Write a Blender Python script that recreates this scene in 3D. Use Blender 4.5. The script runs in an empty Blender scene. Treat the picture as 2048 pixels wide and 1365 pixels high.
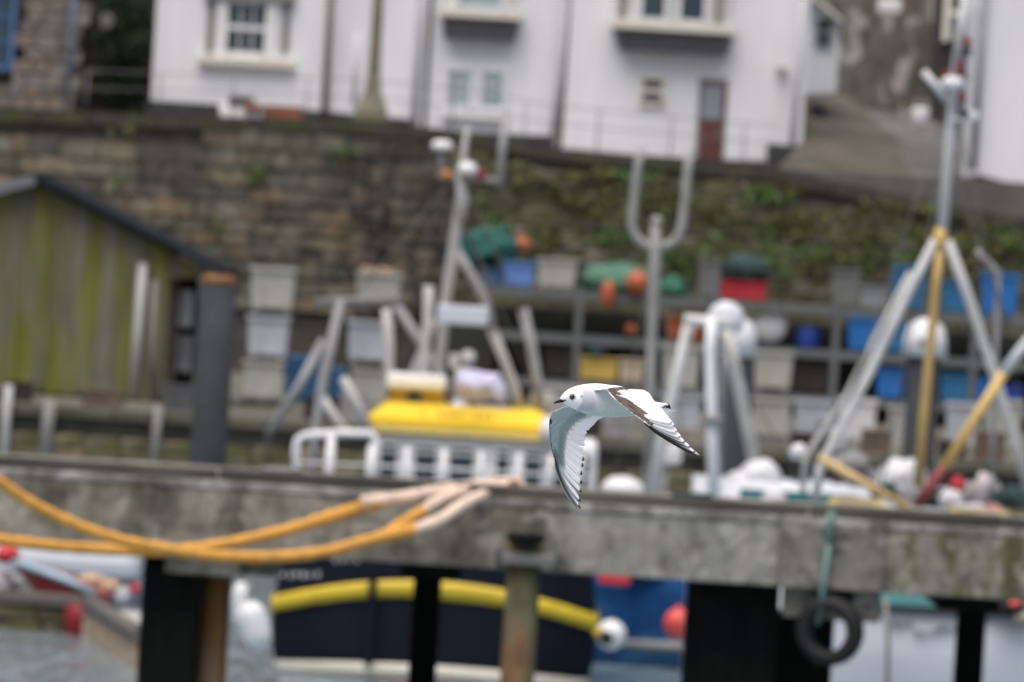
import bpy, bmesh, math, random
from mathutils import Vector, Matrix, Euler, noise

random.seed(7)
R = math.radians
scene = bpy.context.scene
COL = scene.collection

# ------------------------------------------------------------------ camera
CAM_Z, PITCH, ROLL, FOCAL = 6.0, R(90 - 0.5276), R(3.5), 400.0
cam_data = bpy.data.cameras.new("camera")
cam_data.lens = FOCAL
cam_data.sensor_width = 36.0
cam_data.clip_start = 1.0
cam_data.clip_end = 6000.0
cam_data.dof.use_dof = True
cam_data.dof.focus_distance = 25.45
cam_data.dof.aperture_fstop = 12.8
cam_data.dof.aperture_blades = 9
cam = bpy.data.objects.new("camera", cam_data)
COL.objects.link(cam)
CAM_R = Matrix.Rotation(PITCH, 3, 'X') @ Matrix.Rotation(ROLL, 3, 'Z')
cam.matrix_world = Matrix.Translation((0, 0, CAM_Z)) @ CAM_R.to_4x4()
scene.camera = cam

# ------------------------------------------------------------------ sky, sun, exposure
SUN_EL, SUN_ROT = R(72), R(205)          # sun high behind the camera, a little to the left
world = bpy.data.worlds.new("World")
scene.world = world
world.use_nodes = True
wn = world.node_tree.nodes
sky = wn.new("ShaderNodeTexSky")
sky.sky_type = 'NISHITA'
sky.sun_disc = False
sky.sun_elevation = SUN_EL
sky.sun_rotation = SUN_ROT
sky.air_density = 0.7
sky.dust_density = 7.0
sky.ozone_density = 0.2
wn["Background"].inputs["Strength"].default_value = 0.12
world.node_tree.links.new(sky.outputs[0], wn["Background"].inputs["Color"])
sd = bpy.data.lights.new("sun", 'SUN')
sd.energy = 1.5
sd.angle = R(60)
sd.color = (1.0, 0.995, 0.975)
sun = bpy.data.objects.new("sun", sd)
COL.objects.link(sun)
sv = Vector((math.sin(SUN_ROT) * math.cos(SUN_EL), math.cos(SUN_ROT) * math.cos(SUN_EL), math.sin(SUN_EL)))
sun.rotation_euler = sv.to_track_quat('Z', 'Y').to_euler()
scene.view_settings.view_transform = 'Standard'
scene.view_settings.look = 'None'
scene.view_settings.gamma = 1.0
scene.view_settings.exposure = 0.42
scene.view_settings.use_curve_mapping = False

# ------------------------------------------------------------------ photo measure -> place
S = 36.0 / FOCAL / 2048
CR, CU, CF = CAM_R @ Vector((1, 0, 0)), CAM_R @ Vector((0, 1, 0)), CAM_R @ Vector((0, 0, -1))
def W(px, py, Y):
    """the point at distance Y that is seen at photo position px, py"""
    d = CF + CR * ((px - 1024) * S) - CU * ((py - 682.5) * S)
    return Vector((0, 0, CAM_Z)) + d * (Y / d.y)
def U(n, Y):
    return n * S * Y

# ------------------------------------------------------------------ materials
MATS = {}
def M(name, col, rough=.7, var=.25, scale=3.0, metal=0.0, bump=.15, stretch=(1, 1, 1), second=None, mask=(.45, .65),
      rnd=0.0, spec=.4, world_noise=False, detail=5, palette=None):
    if name in MATS:
        return MATS[name]
    m = bpy.data.materials.new(name)
    m.use_nodes = True
    nt = m.node_tree
    n, l = nt.nodes, nt.links
    b = n["Principled BSDF"]
    b.inputs["Roughness"].default_value = rough
    b.inputs["Metallic"].default_value = metal
    b.inputs["Specular IOR Level"].default_value = spec
    if world_noise:
        src = n.new("ShaderNodeNewGeometry").outputs["Position"]
    else:
        src = n.new("ShaderNodeTexCoord").outputs["Object"]
    mp = n.new("ShaderNodeMapping")
    mp.inputs["Scale"].default_value = stretch
    l.new(src, mp.inputs["Vector"])
    tx = n.new("ShaderNodeTexNoise")
    tx.inputs["Scale"].default_value = scale
    tx.inputs["Detail"].default_value = detail
    l.new(mp.outputs[0], tx.inputs["Vector"])
    c = tuple(col) + (1,)
    if palette:
        oi = n.new("ShaderNodeObjectInfo")
        rp = n.new("ShaderNodeValToRGB")
        rp.color_ramp.interpolation = 'CONSTANT'
        el = rp.color_ramp.elements
        for i, p in enumerate(palette):
            e = el[i] if i < 2 else el.new(i / len(palette))
            e.position = i / len(palette)
            e.color = tuple(p) + (1,)
        l.new(oi.outputs["Random"], rp.inputs[0])
        base = rp.outputs[0]
    else:
        rgb = n.new("ShaderNodeRGB")
        rgb.outputs[0].default_value = c
        base = rgb.outputs[0]
    if second:
        t2 = n.new("ShaderNodeTexNoise")
        t2.inputs["Scale"].default_value = scale * .45
        t2.inputs["Detail"].default_value = 6
        l.new(mp.outputs[0], t2.inputs["Vector"])
        mr = n.new("ShaderNodeMapRange")
        mr.inputs["From Min"].default_value, mr.inputs["From Max"].default_value = mask
        l.new(t2.outputs[0], mr.inputs["Value"])
        mx = n.new("ShaderNodeMix")
        mx.data_type = 'RGBA'
        l.new(mr.outputs[0], mx.inputs[0])
        l.new(base, mx.inputs[6])
        mx.inputs[7].default_value = tuple(second) + (1,)
        base = mx.outputs[2]
    vr = n.new("ShaderNodeMapRange")
    vr.inputs["From Min"].default_value, vr.inputs["From Max"].default_value = .25, .75
    vr.inputs["To Min"].default_value, vr.inputs["To Max"].default_value = 1 - var, 1 + var
    l.new(tx.outputs[0], vr.inputs["Value"])
    hv = n.new("ShaderNodeHueSaturation")
    l.new(base, hv.inputs["Color"])
    if rnd:
        oi2 = n.new("ShaderNodeObjectInfo")
        r2 = n.new("ShaderNodeMapRange")
        r2.inputs["To Min"].default_value, r2.inputs["To Max"].default_value = 1 - rnd, 1 + rnd
        l.new(oi2.outputs["Random"], r2.inputs["Value"])
        mu = n.new("ShaderNodeMath")
        mu.operation = 'MULTIPLY'
        l.new(vr.outputs[0], mu.inputs[0])
        l.new(r2.outputs[0], mu.inputs[1])
        l.new(mu.outputs[0], hv.inputs["Value"])
    else:
        l.new(vr.outputs[0], hv.inputs["Value"])
    l.new(hv.outputs[0], b.inputs["Base Color"])
    if bump:
        bp = n.new("ShaderNodeBump")
        bp.inputs["Strength"].default_value = bump
        bp.inputs["Distance"].default_value = .03
        l.new(tx.outputs[0], bp.inputs["Height"])
        l.new(bp.outputs[0], b.inputs["Normal"])
    MATS[name] = m
    return m

white_wall = M("white_render", (.80, .82, .845), .9, .06, 1.0, bump=.05, stretch=(1.6, 1, .35), second=(.62, .63, .64), mask=(.52, .85))
cream_trim = M("cream_trim", (.72, .69, .60), .7, .08, 2)
white_paint = M("white_paint", (.78, .79, .80), .5, .08, 3)
slate_grey = M("slate_grey_paint", (.10, .105, .12), .6, .15, 3)
dark_plinth = M("dark_plinth", (.045, .047, .05), .8, .25, 2)
glass_dark = M("window_glass", (.05, .075, .095), .12, .2, .8, bump=0, spec=.6)
glass_pale = M("curtained_glass", (.33, .42, .43), .25, .12, 1.5, bump=0)
taupe = M("taupe_paint", (.22, .22, .20), .8, .15, 2)
dark_pipe = M("dark_pipe", (.12, .12, .10), .6, .2, 3)
grey_pipe = M("grey_pipe", (.42, .43, .46), .6, .1, 3)
red_door = M("dull_red_paint", (.12, .045, .04), .6, .15, 3)
stone_mats = M("rubble_stone", (.2, .17, .13), .9, .4, 1.6, bump=.5, second=(.068, .065, .054), mask=(.47, .70), world_noise=True,
               palette=[(.20, .18, .125), (.135, .127, .10), (.225, .20, .145), (.095, .09, .075), (.165, .155, .125), (.085, .08, .068), (.165, .125, .082), (.135, .127, .10)], rnd=.2)
stone_moss = M("mossy_stone", (.2, .18, .14), .95, .35, 3, bump=.5, second=(.075, .082, .035), mask=(.42, .58),
               palette=[(.13, .12, .09), (.165, .15, .125), (.095, .09, .072), (.24, .215, .185), (.11, .11, .07)], rnd=.2)
quay_stone = M("quay_stone", (.2, .18, .12), .95, .35, 3, bump=.5, second=(.085, .08, .03), mask=(.4, .62),
               palette=[(.20, .175, .12), (.15, .135, .095), (.24, .20, .14), (.12, .11, .08)], rnd=.2)
house_stone = M("house_stone", (.25, .22, .2), .9, .2, 3, bump=.4, palette=[(.20, .18, .15), (.215, .19, .16), (.18, .165, .145), (.215, .175, .14), (.195, .185, .165)], rnd=.1)
mortar = M("mortar", (.075, .07, .058), .95, .3, 3, bump=.4)
terrace_mat = M("terrace_paving", (.12, .115, .105), .9, .25, 2)
coping_mat = M("dark_coping", (.05, .05, .042), .9, .35, 2, second=(.06, .07, .03))
tarmac = M("tarmac", (.085, .082, .078), .9, .3, .9, bump=.1, stretch=(1.6, .4, 1), second=(.135, .125, .115), mask=(.46, .6))
hill_mat = M("hill_earth", (.062, .058, .048), .95, .5, .35, bump=.5, second=(.04, .05, .025))
quay_ground = M("quay_concrete", (.13, .12, .10), .9, .3, .8, second=(.075, .075, .045), mask=(.42, .6))
concrete = M("weathered_concrete", (.40, .39, .35), .9, .28, 2.2, bump=.3, stretch=(1.4, 1, .6), second=(.17, .165, .135), mask=(.5, .66), world_noise=True)
concrete_moss = M("mossy_concrete", (.30, .29, .235), .9, .35, 2.6, bump=.3, stretch=(2.2, 1, .35), second=(.085, .095, .03), mask=(.42, .6), world_noise=True)
concrete_pale = M("pale_concrete_edge", (.50, .48, .46), .9, .3, 3.2, bump=.3, stretch=(.8, 1, 1.5), second=(.24, .23, .5), mask=(.48, .6), world_noise=True)
kerb_wood = M("kerb_timber", (.062, .059, .052), .9, .4, 2.5, bump=.3, stretch=(.5, 1, 2), second=(.115, .108, .095), mask=(.5, .7), world_noise=True)
tar_wood = M("tarred_timber", (.008, .009, .008), .85, .3, 4, bump=.3, stretch=(3, 3, .4), spec=.12)
brown_wood = M("brown_pile", (.20, .15, .09), .9, .5, 3.5, bump=.5, stretch=(2.5, 2.5, .5), second=(.30, .15, .055), mask=(.46, .56))
moss_wood = M("mossy_pile", (.085, .082, .045), .9, .6, 4.0, bump=.5, stretch=(1.6, 1.6, .8), second=(.15, .085, .04), mask=(.48, .56))
grey_wood = M("grey_timber", (.12, .11, .10), .9, .3, 3, bump=.3, stretch=(.4, 2, 2))
steel_grey = M("galvanised_grey", (.30, .30, .305), .75, .25, 3, spec=.2)
steel_pale = M("pale_grey_paint", (.44, .44, .43), .7, .2, 3, spec=.2)
steel_dark = M("dark_steel", (.085, .09, .095), .6, .25, 2)
rack_steel = M("rack_steel", (.13, .14, .145), .6, .2, 2)
pile_grey = M("grey_pile_sleeve", (.06, .065, .072), .95, .2, 2, bump=.1, spec=.05)
rust = M("rusty_cap", (.21, .105, .045), .85, .3, 5)
white_plastic = M("white_plastic", (.68, .69, .70), .45, .07, 2, bump=.02)
off_white = M("grimy_white_plastic", (.43, .44, .40), .6, .2, 2, second=(.32, .31, .25), mask=(.55, .8))
pale_blue_white = M("bluish_white_plastic", (.46, .49, .55), .55, .2, 2)
blue_plastic = M("blue_plastic", (.025, .17, .50), .45, .12, 2, bump=.03)
blue_deep = M("deep_blue_plastic", (.03, .07, .38), .45, .12, 2, bump=.03)
blue_teal = M("teal_blue_plastic", (.03, .16, .33), .45, .12, 2, bump=.03)
blue_dark = M("dark_blue_tarp", (.02, .085, .19), .6, .3, 2)
periwinkle = M("soft_blue_plastic", (.14, .27, .62), .5, .1, 2)
yellow_plastic = M("yellow_plastic", (.55, .40, .10), .55, .12, 2)
grey_plastic = M("grey_plastic", (.17, .18, .18), .6, .15, 2)
dark_crate = M("dark_crate", (.028, .025, .022), .7, .3, 2)
net_green = M("green_net", (.02, .095, .08), .95, .45, 9, bump=.9)
net_pale = M("pale_green_net", (.075, .17, .12), .95, .4, 9, bump=.9)
net_dark = M("dark_net", (.03, .06, .055), .95, .45, 9, bump=.9)
net_tan = M("tan_net", (.42, .30, .20), .95, .35, 9, bump=.9)
orange_plastic = M("orange_plastic", (.42, .11, .045), .5, .15, 3)
orange_rust = M("orange_crate", (.32, .09, .03), .6, .2, 3)
red_cloth = M("red_canvas", (.48, .035, .05), .7, .15, 3)
red_dark = M("dark_red_rubber", (.22, .012, .02), .5, .2, 3)
red_bright = M("red_paint", (.55, .03, .045), .5, .15, 3)
red_buoy = M("coral_red_buoy", (.68, .09, .08), .4, .08, 3, bump=.02)
black_rubber = M("black_rubber", (.009, .009, .010), .7, .25, 4, bump=.2)
hull_navy = M("navy_hull_paint", (.006, .009, .016), .7, .2, 1.5, bump=.03, spec=.12)
hull_white = M("white_hull_paint", (.58, .61, .66), .4, .05, 1.0, bump=.02)
boot_white = M("cream_boot_top", (.58, .56, .48), .5, .15, 1.5)
hull_red = M("red_hull_paint", (.24, .035, .04), .5, .25, 2)
hull_blue = M("blue_hull_paint", (.013, .075, .23), .55, .35, 2.4, spec=.2, second=(.05, .155, .32), mask=(.5, .62))
teal_paint = M("teal_paint", (.035, .15, .16), .5, .15, 2)
teal_rope_m = M("teal_rope", (.15, .25, .23), .9, .2, 8)
sky_paint = M("pale_blue_paint", (.32, .46, .54), .5, .15, 2)
yellow_paint = M("yellow_paint", (.80, .55, .02), .45, .08, 2, bump=.03)
stripe_yellow = M("yellow_stripe_paint", (.62, .46, .03), .5, .15, 2)
cream_yellow = M("cream_yellow_paint", (.72, .55, .22), .5, .1, 2)
ochre_paint = M("ochre_paint", (.50, .33, .05), .5, .15, 2)
mast_yellow = M("mast_yellow_paint", (.62, .42, .14), .5, .1, 3)
rope_orange = M("orange_hose_cover", (.60, .30, .055), .75, .22, 9, bump=.2)
rope_pale = M("pale_chafe_sleeve", (.66, .52, .42), .9, .2, 7, bump=.4)
lilac_cloth = M("lilac_cloth", (.50, .50, .68), .8, .15, 4, bump=.3)
black_paint = M("black_lettering", (.03, .03, .035), .6, .1, 2)
shed_mat = M("mossy_sheet", (.15, .15, .115), .85, .3, 2.0, bump=.2, stretch=(4, 4, .45), second=(.155, .165, .03), mask=(.40, .60), rnd=.18, world_noise=True)
roof_grey = M("slate_roof", (.020, .023, .026), .95, .3, 2, spec=.05)
brown_door = M("brown_shed_door", (.10, .078, .062), .8, .2, 2)
leaf_mat = M("leaf_green", (.105, .18, .05), .7, .4, 1.2, bump=0, second=(.13, .13, .05), mask=(.45, .6))
leaf_dark = M("dark_leaf", (.014, .028, .012), .7, .5, 1.5, bump=0)
bark = M("bark", (.05, .042, .035), .9, .3, 3)
memorial_stone = M("lichened_granite", (.19, .175, .125), .9, .25, 3, bump=.4, second=(.15, .145, .10))
terracotta = M("terracotta", (.22, .085, .055), .8, .25, 3)
cliff_mat = M("cliff_rock", (.055, .05, .042), .95, .6, 2.2, bump=.8, stretch=(1.8, 1, .4), second=(.18, .17, .155), mask=(.53, .6))


def CONC(name, light, dark, moss=(.075, .08, .03), moss_amt=.0, blotch=.55, ends=None):
    """weathered cast concrete: big stains, vertical run marks, pitted fine grain, optional moss"""
    if name in MATS: return MATS[name]
    m = bpy.data.materials.new(name); m.use_nodes = True
    n, l = m.node_tree.nodes, m.node_tree.links
    b = n["Principled BSDF"]; b.inputs["Roughness"].default_value = .92; b.inputs["Specular IOR Level"].default_value = .2
    pos = n.new("ShaderNodeNewGeometry").outputs["Position"]
    def nz(scale, stretch, lo, hi, detail=6, off=0):
        mp = n.new("ShaderNodeMapping"); mp.inputs["Scale"].default_value = stretch; mp.inputs["Location"].default_value = (off, off, off)
        l.new(pos, mp.inputs[0])
        t = n.new("ShaderNodeTexNoise"); t.inputs["Scale"].default_value = scale; t.inputs["Detail"].default_value = detail; t.inputs["Roughness"].default_value = .62
        l.new(mp.outputs[0], t.inputs["Vector"])
        r = n.new("ShaderNodeMapRange"); r.interpolation_type = 'SMOOTHSTEP'
        r.inputs["From Min"].default_value, r.inputs["From Max"].default_value = lo, hi
        l.new(t.outputs[0], r.inputs["Value"])
        return r.outputs[0]
    def mix(fac, a, c, amt=1.0):
        x = n.new("ShaderNodeMix"); x.data_type = 'RGBA'
        if amt != 1.0:
            mu = n.new("ShaderNodeMath"); mu.operation = 'MULTIPLY'; mu.inputs[1].default_value = amt
            l.new(fac, mu.inputs[0]); fac = mu.outputs[0]
        l.new(fac, x.inputs[0])
        for k, v in ((6, a), (7, c)):
            if isinstance(v, tuple): x.inputs[k].default_value = v + (1,)
            else: l.new(v, x.inputs[k])
        return x.outputs[2]
    c = mix(nz(1.5, (1, 1, 1.3), .40, .62), light, dark, blotch)
    c = mix(nz(1.9, (1.3, 1, .75), .46, .64, off=3), c, tuple(k * .55 for k in dark), .8)
    c = mix(nz(2.4, (1.3, 1, .6), .50, .66, off=9), c, tuple(min(.6, k * 1.35) for k in light), .55)
    if moss_amt:
        mf = nz(2.2, (2.0, 1, .4), .42, .62, off=14)
        if ends:                              # greener toward the damp landward end
            sx = n.new("ShaderNodeSeparateXYZ"); l.new(pos, sx.inputs[0])
            g = n.new("ShaderNodeMapRange"); g.inputs["From Min"].default_value, g.inputs["From Max"].default_value = ends
            g.inputs["To Min"].default_value = .25
            l.new(sx.outputs[0], g.inputs["Value"])
            mm = n.new("ShaderNodeMath"); mm.operation = 'MULTIPLY'; l.new(mf, mm.inputs[0]); l.new(g.outputs[0], mm.inputs[1]); mf = mm.outputs[0]
        c = mix(mf, c, moss, moss_amt)
    f = nz(14, (1, 1, 1), .3, .7, off=5)
    c = mix(f, c, tuple(k * .5 for k in dark), .22)
    c = mix(nz(5, (1, 1, .8), .52, .62, off=21), c, tuple(k * .45 for k in dark), .6)
    c = mix(nz(4, (1, 1, 1.4), .55, .64, off=27), c, tuple(min(.6, k * 1.45) for k in light), .55)
    l.new(c, b.inputs["Base Color"])
    bp = n.new("ShaderNodeBump"); bp.inputs["Strength"].default_value = .4; bp.inputs["Distance"].default_value = .02
    l.new(f, bp.inputs["Height"]); l.new(bp.outputs[0], b.inputs["Normal"])
    MATS[name] = m
    return m
concrete = CONC("weathered_cast_concrete", (.33, .31, .265), (.15, .14, .112), moss_amt=.9, ends=(2.2, 3.6), blotch=.75)
concrete_clean = CONC("clean_cast_concrete", (.36, .355, .325), (.22, .215, .19), moss_amt=.8, ends=(2.2, 3.6), blotch=.8)
concrete_grimy = CONC("grimy_cast_concrete", (.25, .24, .215), (.14, .135, .115), moss_amt=.5, ends=(2.2, 3.6))
concrete_mossy = CONC("mossy_cast_concrete", (.29, .28, .235), (.14, .135, .105), (.075, .08, .026), .9, ends=(2.0, 3.4))
concrete_pale = CONC("pale_cast_edge", (.46, .44, .42), (.21, .205, .185), moss_amt=.15, blotch=.9)

# water
wm = bpy.data.materials.new("harbour_water")
wm.use_nodes = True
n, l = wm.node_tree.nodes, wm.node_tree.links
b = n["Principled BSDF"]
b.inputs["Base Color"].default_value = (.23, .30, .34, 1)
b.inputs["Roughness"].default_value = .1
b.inputs["IOR"].default_value = 1.33
tc = n.new("ShaderNodeTexCoord")
mp = n.new("ShaderNodeMapping")
mp.inputs["Scale"].default_value = (1.5, .11, 1)
t1 = n.new("ShaderNodeTexNoise"); t1.inputs["Scale"].default_value = 1.3; t1.inputs["Detail"].default_value = 4
l.new(tc.outputs["Object"], mp.inputs[0]); l.new(mp.outputs[0], t1.inputs["Vector"])
bp = n.new("ShaderNodeBump"); bp.inputs["Strength"].default_value = 1.0; bp.inputs["Distance"].default_value = .5
l.new(t1.outputs[0], bp.inputs["Height"]); l.new(bp.outputs[0], b.inputs["Normal"])

# ------------------------------------------------------------------ mesh builder
class MB:
    def __init__(self):
        self.v, self.f, self.sm = [], [], []
    def add(self, verts, faces, smooth=False):
        o = len(self.v)
        self.v += [Vector(p) for p in verts]
        self.f += [tuple(i + o for i in f) for f in faces]
        self.sm += [smooth] * len(faces)
        return self
    def box(self, c, s, rz=0.0, taper=1.0):
        hx, hy, hz = s[0] / 2, s[1] / 2, s[2] / 2
        rot = Matrix.Rotation(rz, 3, 'Z')
        vs = []
        for z in (-1, 1):
            k = 1.0 if z > 0 else taper
            for x, y in ((-1, -1), (1, -1), (1, 1), (-1, 1)):
                vs.append(Vector(c) + rot @ Vector((x * hx * k, y * hy * k, z * hz)))
        return self.add(vs, [(3, 2, 1, 0), (4, 5, 6, 7), (0, 1, 5, 4), (1, 2, 6, 5), (2, 3, 7, 6), (3, 0, 4, 7)])
    def bev(self, c, s, r=.03):
        """box with chamfered edges"""
        bm = bmesh.new()
        bmesh.ops.create_cube(bm, size=1.0)
        for v in bm.verts:
            v.co = Vector((v.co.x * s[0], v.co.y * s[1], v.co.z * s[2]))
        bmesh.ops.bevel(bm, geom=list(bm.edges), offset=min(r, min(s) * .4), segments=2, affect='EDGES', profile=.6)
        bm.verts.index_update()
        self.add([v.co + Vector(c) for v in bm.verts], [[v.index for v in f.verts] for f in bm.faces])
        bm.free()
        return self
    def tube(self, pts, r, n=10, cap=True):
        pts = [Vector(p) for p in pts]
        k = len(pts)
        rs = r if isinstance(r, (list, tuple)) else [r] * k
        vs, prev = [], None
        for i, p in enumerate(pts):
            d = (pts[min(i + 1, k - 1)] - pts[max(i - 1, 0)]).normalized()
            if prev is None:
                a = d.cross(Vector((0, 0, 1)))
                if a.length < .05:
                    a = d.cross(Vector((1, 0, 0)))
            else:
                a = prev - d * prev.dot(d)
            a.normalize(); prev = a
            bb = d.cross(a)
            for j in range(n):
                t = 2 * math.pi * j / n
                vs.append(p + (a * math.cos(t) + bb * math.sin(t)) * rs[i])
        fs = []
        for i in range(k - 1):
            for j in range(n):
                fs.append((i * n + j, i * n + (j + 1) % n, (i + 1) * n + (j + 1) % n, (i + 1) * n + j))
        self.add(vs, fs, True)
        if cap:
            o = len(self.v) - len(vs)
            self.f.append(tuple(o + j for j in reversed(range(n)))); self.sm.append(False)
            self.f.append(tuple(o + (k - 1) * n + j for j in range(n))); self.sm.append(False)
        return self
    def lathe(self, c, prof, n=20, smooth=True, axis='Z'):
        vs, fs = [], []
        for r, z in prof:
            for j in range(n):
                t = 2 * math.pi * j / n
                p = Vector((r * math.cos(t), r * math.sin(t), z))
                if axis == 'Y':
                    p = Vector((p.x, p.z, p.y))
                elif axis == 'X':
                    p = Vector((p.z, p.x, p.y))
                vs.append(Vector(c) + p)
        for i in range(len(prof) - 1):
            for j in range(n):
                fs.append((i * n + j, i * n + (j + 1) % n, (i + 1) * n + (j + 1) % n, (i + 1) * n + j))
        self.add(vs, fs, smooth)
        o = len(self.v) - len(vs)
        self.f.append(tuple(o + j for j in reversed(range(n)))); self.sm.append(False)
        self.f.append(tuple(o + (len(prof) - 1) * n + j for j in range(n))); self.sm.append(False)
        return self
    def blob(self, c, r, seed=0, amp=.18, freq=2.2, nu=26, nv=16, flat=None):
        """lumpy heap or soft sack"""
        vs, fs = [], []
        for i in range(nv + 1):
            ph = math.pi * i / nv
            for j in range(nu):
                th = 2 * math.pi * j / nu
                d = Vector((math.sin(ph) * math.cos(th), math.sin(ph) * math.sin(th), math.cos(ph)))
                k = 1 + amp * noise.noise(d * freq + Vector((seed * 3.1, seed * 1.7, seed)))  \
                      + amp * .5 * noise.noise(d * freq * 2.7 + Vector((seed, 0, 5)))
                p = Vector((d.x * r[0] * k, d.y * r[1] * k, d.z * r[2] * k))
                if flat is not None:
                    p.z = max(p.z, -r[2] * flat)
                vs.append(Vector(c) + p)
        for i in range(nv):
            for j in range(nu):
                fs.append((i * nu + j, (i + 1) * nu + j, (i + 1) * nu + (j + 1) % nu, i * nu + (j + 1) % nu))
        return self.add(vs, fs, True)
    def prism(self, front, depth):
        """a closed outline (list of points) pushed back by depth along Y"""
        k = len(front)
        f = [Vector(p) for p in front]
        bk = [p + Vector((0, depth, 0)) for p in f]
        return self.add(f + bk, [tuple(range(k)), tuple(reversed(range(k, 2 * k)))] +
                        [(i, i + k, (i + 1) % k + k, (i + 1) % k) for i in range(k)])

def mesh_of(mb, name, off):
    me = bpy.data.meshes.new(name)
    me.from_pydata([p - off for p in mb.v], [], mb.f)
    bm = bmesh.new()
    bm.from_mesh(me)
    bmesh.ops.recalc_face_normals(bm, faces=bm.faces)
    bm.to_mesh(me)
    bm.free()
    me.polygons.foreach_set("use_smooth", mb.sm)
    me.update()
    return me
def root_off(o):
    v = Vector((0, 0, 0))
    while o:
        v += Vector(o.location); o = o.parent
    return v
def part(name, mb, mat, parent=None, label=None, kind=None):
    off = root_off(parent)
    me = mesh_of(mb, name, off)
    if mat:
        me.materials.append(mat)
    o = bpy.data.objects.new(name, me)
    COL.objects.link(o)
    if parent:
        o.parent = parent
    if label:
        o["label"] = label
    if kind:
        o["kind"] = kind
    return o
def thing(name, label, cat, loc=(0, 0, 0), group=None):
    o = bpy.data.objects.new(name, None)
    o.empty_display_size = .2
    COL.objects.link(o)
    o.location = loc
    o["label"], o["category"] = label, cat
    if group:
        o["group"] = group
    return o
def single(name, mb, mat, label, cat, group=None, loc=None):
    """a thing that is one mesh with its origin at its base"""
    if loc is None:
        loc = Vector((sum(p.x for p in mb.v) / len(mb.v), sum(p.y for p in mb.v) / len(mb.v), min(p.z for p in mb.v)))
    me = mesh_of(mb, name, Vector(loc))
    me.materials.append(mat)
    o = bpy.data.objects.new(name, me)
    COL.objects.link(o)
    o.location = loc
    o["label"], o["category"] = label, cat
    if group:
        o["group"] = group
    return o
def struct(name, mb, mat, kind="structure"):
    return part(name, mb, mat, None, None, kind)
def pbox(mb, x0, y0, x1, y1, Y, depth, taper=1.0, bev=0):
    """upright box whose front face is seen between these photo positions"""
    c = W((x0 + x1) / 2, (y0 + y1) / 2, Y)
    s = (U(x1 - x0, Y), depth, U(y1 - y0, Y))
    c = c + Vector((0, depth / 2, 0))
    if bev:
        return mb.bev(c, s, bev)
    return mb.box(c, s, 0, taper)
def ptube(mb, pts, Y, r, n=10):
    return mb.tube([W(p[0], p[1], p[2] if len(p) > 2 else Y) for p in pts], r, n)
def zrow(px, py, Y):
    return W(px, py, Y).z
def xcol(px, py, Y):
    return W(px, py, Y).x

# ================================================================== SETTING
QZ = 2.6                                   # top of the quay
mb = MB(); mb.add([(-400, -300, 0), (400, -300, 0), (400, 600, 0), (-400, 600, 0)], [(0, 1, 2, 3)])
water = struct("water", mb, wm)
mb = MB(); mb.add([(-3000, -3000, -1.6), (3000, -3000, -1.6), (3000, 3000, -1.6), (-3000, 3000, -1.6)], [(0, 1, 2, 3)])
struct("ground", mb, hill_mat)
mb = MB(); mb.box((0, 226, QZ / 2 - .5), (70, 61.2, QZ + 1))
struct("quay", mb, quay_ground)
mb = MB(); mb.box((-8, 275.3, 4.9), (46, 39.0, 6.0))
struct("terrace", mb, terrace_mat)
# hillside behind the houses
mb = MB()
NX, NY = 40, 14
vs, fs = [], []
for j in range(NY + 1):
    for i in range(NX + 1):
        x = -45 + 90 * i / NX
        y = 303 + 60 * (j / NY) ** 1.2
        z = 3.0 + 26 * (j / NY) ** .8 + 1.2 * noise.noise(Vector((x * .25, y * .2, 0)))
        vs.append((x, y, z))
for j in range(NY):
    for i in range(NX):
        a = j * (NX + 1) + i
        fs.append((a, a + 1, a + NX + 2, a + NX + 1))
mb.add(vs, fs, True)
struct("hillside", mb, hill_mat)

# ---- lane climbing between the houses on the right
mb = MB()
cs = [  # left, right edge in the photo at growing distance
    ((1480, 366), (2120, 452), 258), ((1560, 340), (2090, 408), 264), ((1640, 315), (2040, 365), 272), ((1690, 280), (1985, 318), 282),
    ((1690, 245), (1950, 276), 292), ((1680, 215), (1925, 248), 304)]
vs, fs = [], []
for a, c, Y in cs:
    pa, pc = W(a[0], a[1], Y), W(c[0], c[1], Y)
    for k in range(7):
        vs.append(pa.lerp(pc, k / 6) + Vector((0, 0, .06 * math.sin(k / 6 * math.pi))))
for i in range(len(cs) - 1):
    for k in range(6):
        fs.append((i * 7 + k, i * 7 + k + 1, i * 7 + k + 8, i * 7 + k + 7))
mb.add(vs, fs, True)
struct("lane", mb, tarmac)
# grass bank beside the lane
mb = MB()
vs, fs = [], []
for i, (pl, pr, Y) in enumerate([((1540, 362), (1830, 382), 259), ((1585, 325), (1812, 345), 266), ((1612, 285), (1796, 300), 275), ((1620, 228), (1748, 252), 287), ((1620, 178), (1690, 202), 300)]):
    for k in range(5):
        p = W(pl[0], pl[1], Y).lerp(W(pr[0], pr[1], Y), k / 4)
        vs.append(p + Vector((0, 0, .15 + .25 * noise.noise(p * 1.1))))
for i in range(4):
    for k in range(4):
        fs.append((i * 5 + k, i * 5 + k + 1, i * 5 + k + 6, i * 5 + k + 5))
mb.add(vs, fs, True)
bank_mat = M("grass_bank", (.095, .083, .064), .95, .5, 1.0, bump=.6, second=(.055, .053, .036), mask=(.46, .6))
struct("grass_bank", mb, bank_mat, "structure")
# rock face above the lane
mb = MB()
vs, fs = [], []
for j in range(13):
    for i in range(19):
        p = W(1620 + 360 * i / 18, 280 - 420 * j / 12, 306 + j * .35)
        vs.append(p + Vector((0, .7 * noise.noise(p * .55) + .5 * noise.noise(p * 1.6), 0)))
for j in range(12):
    for i in range(18):
        a = j * 19 + i
        fs.append((a, a + 1, a + 20, a + 19))
mb.add(vs, fs, True)
struct("cliff", mb, cliff_mat)

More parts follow.
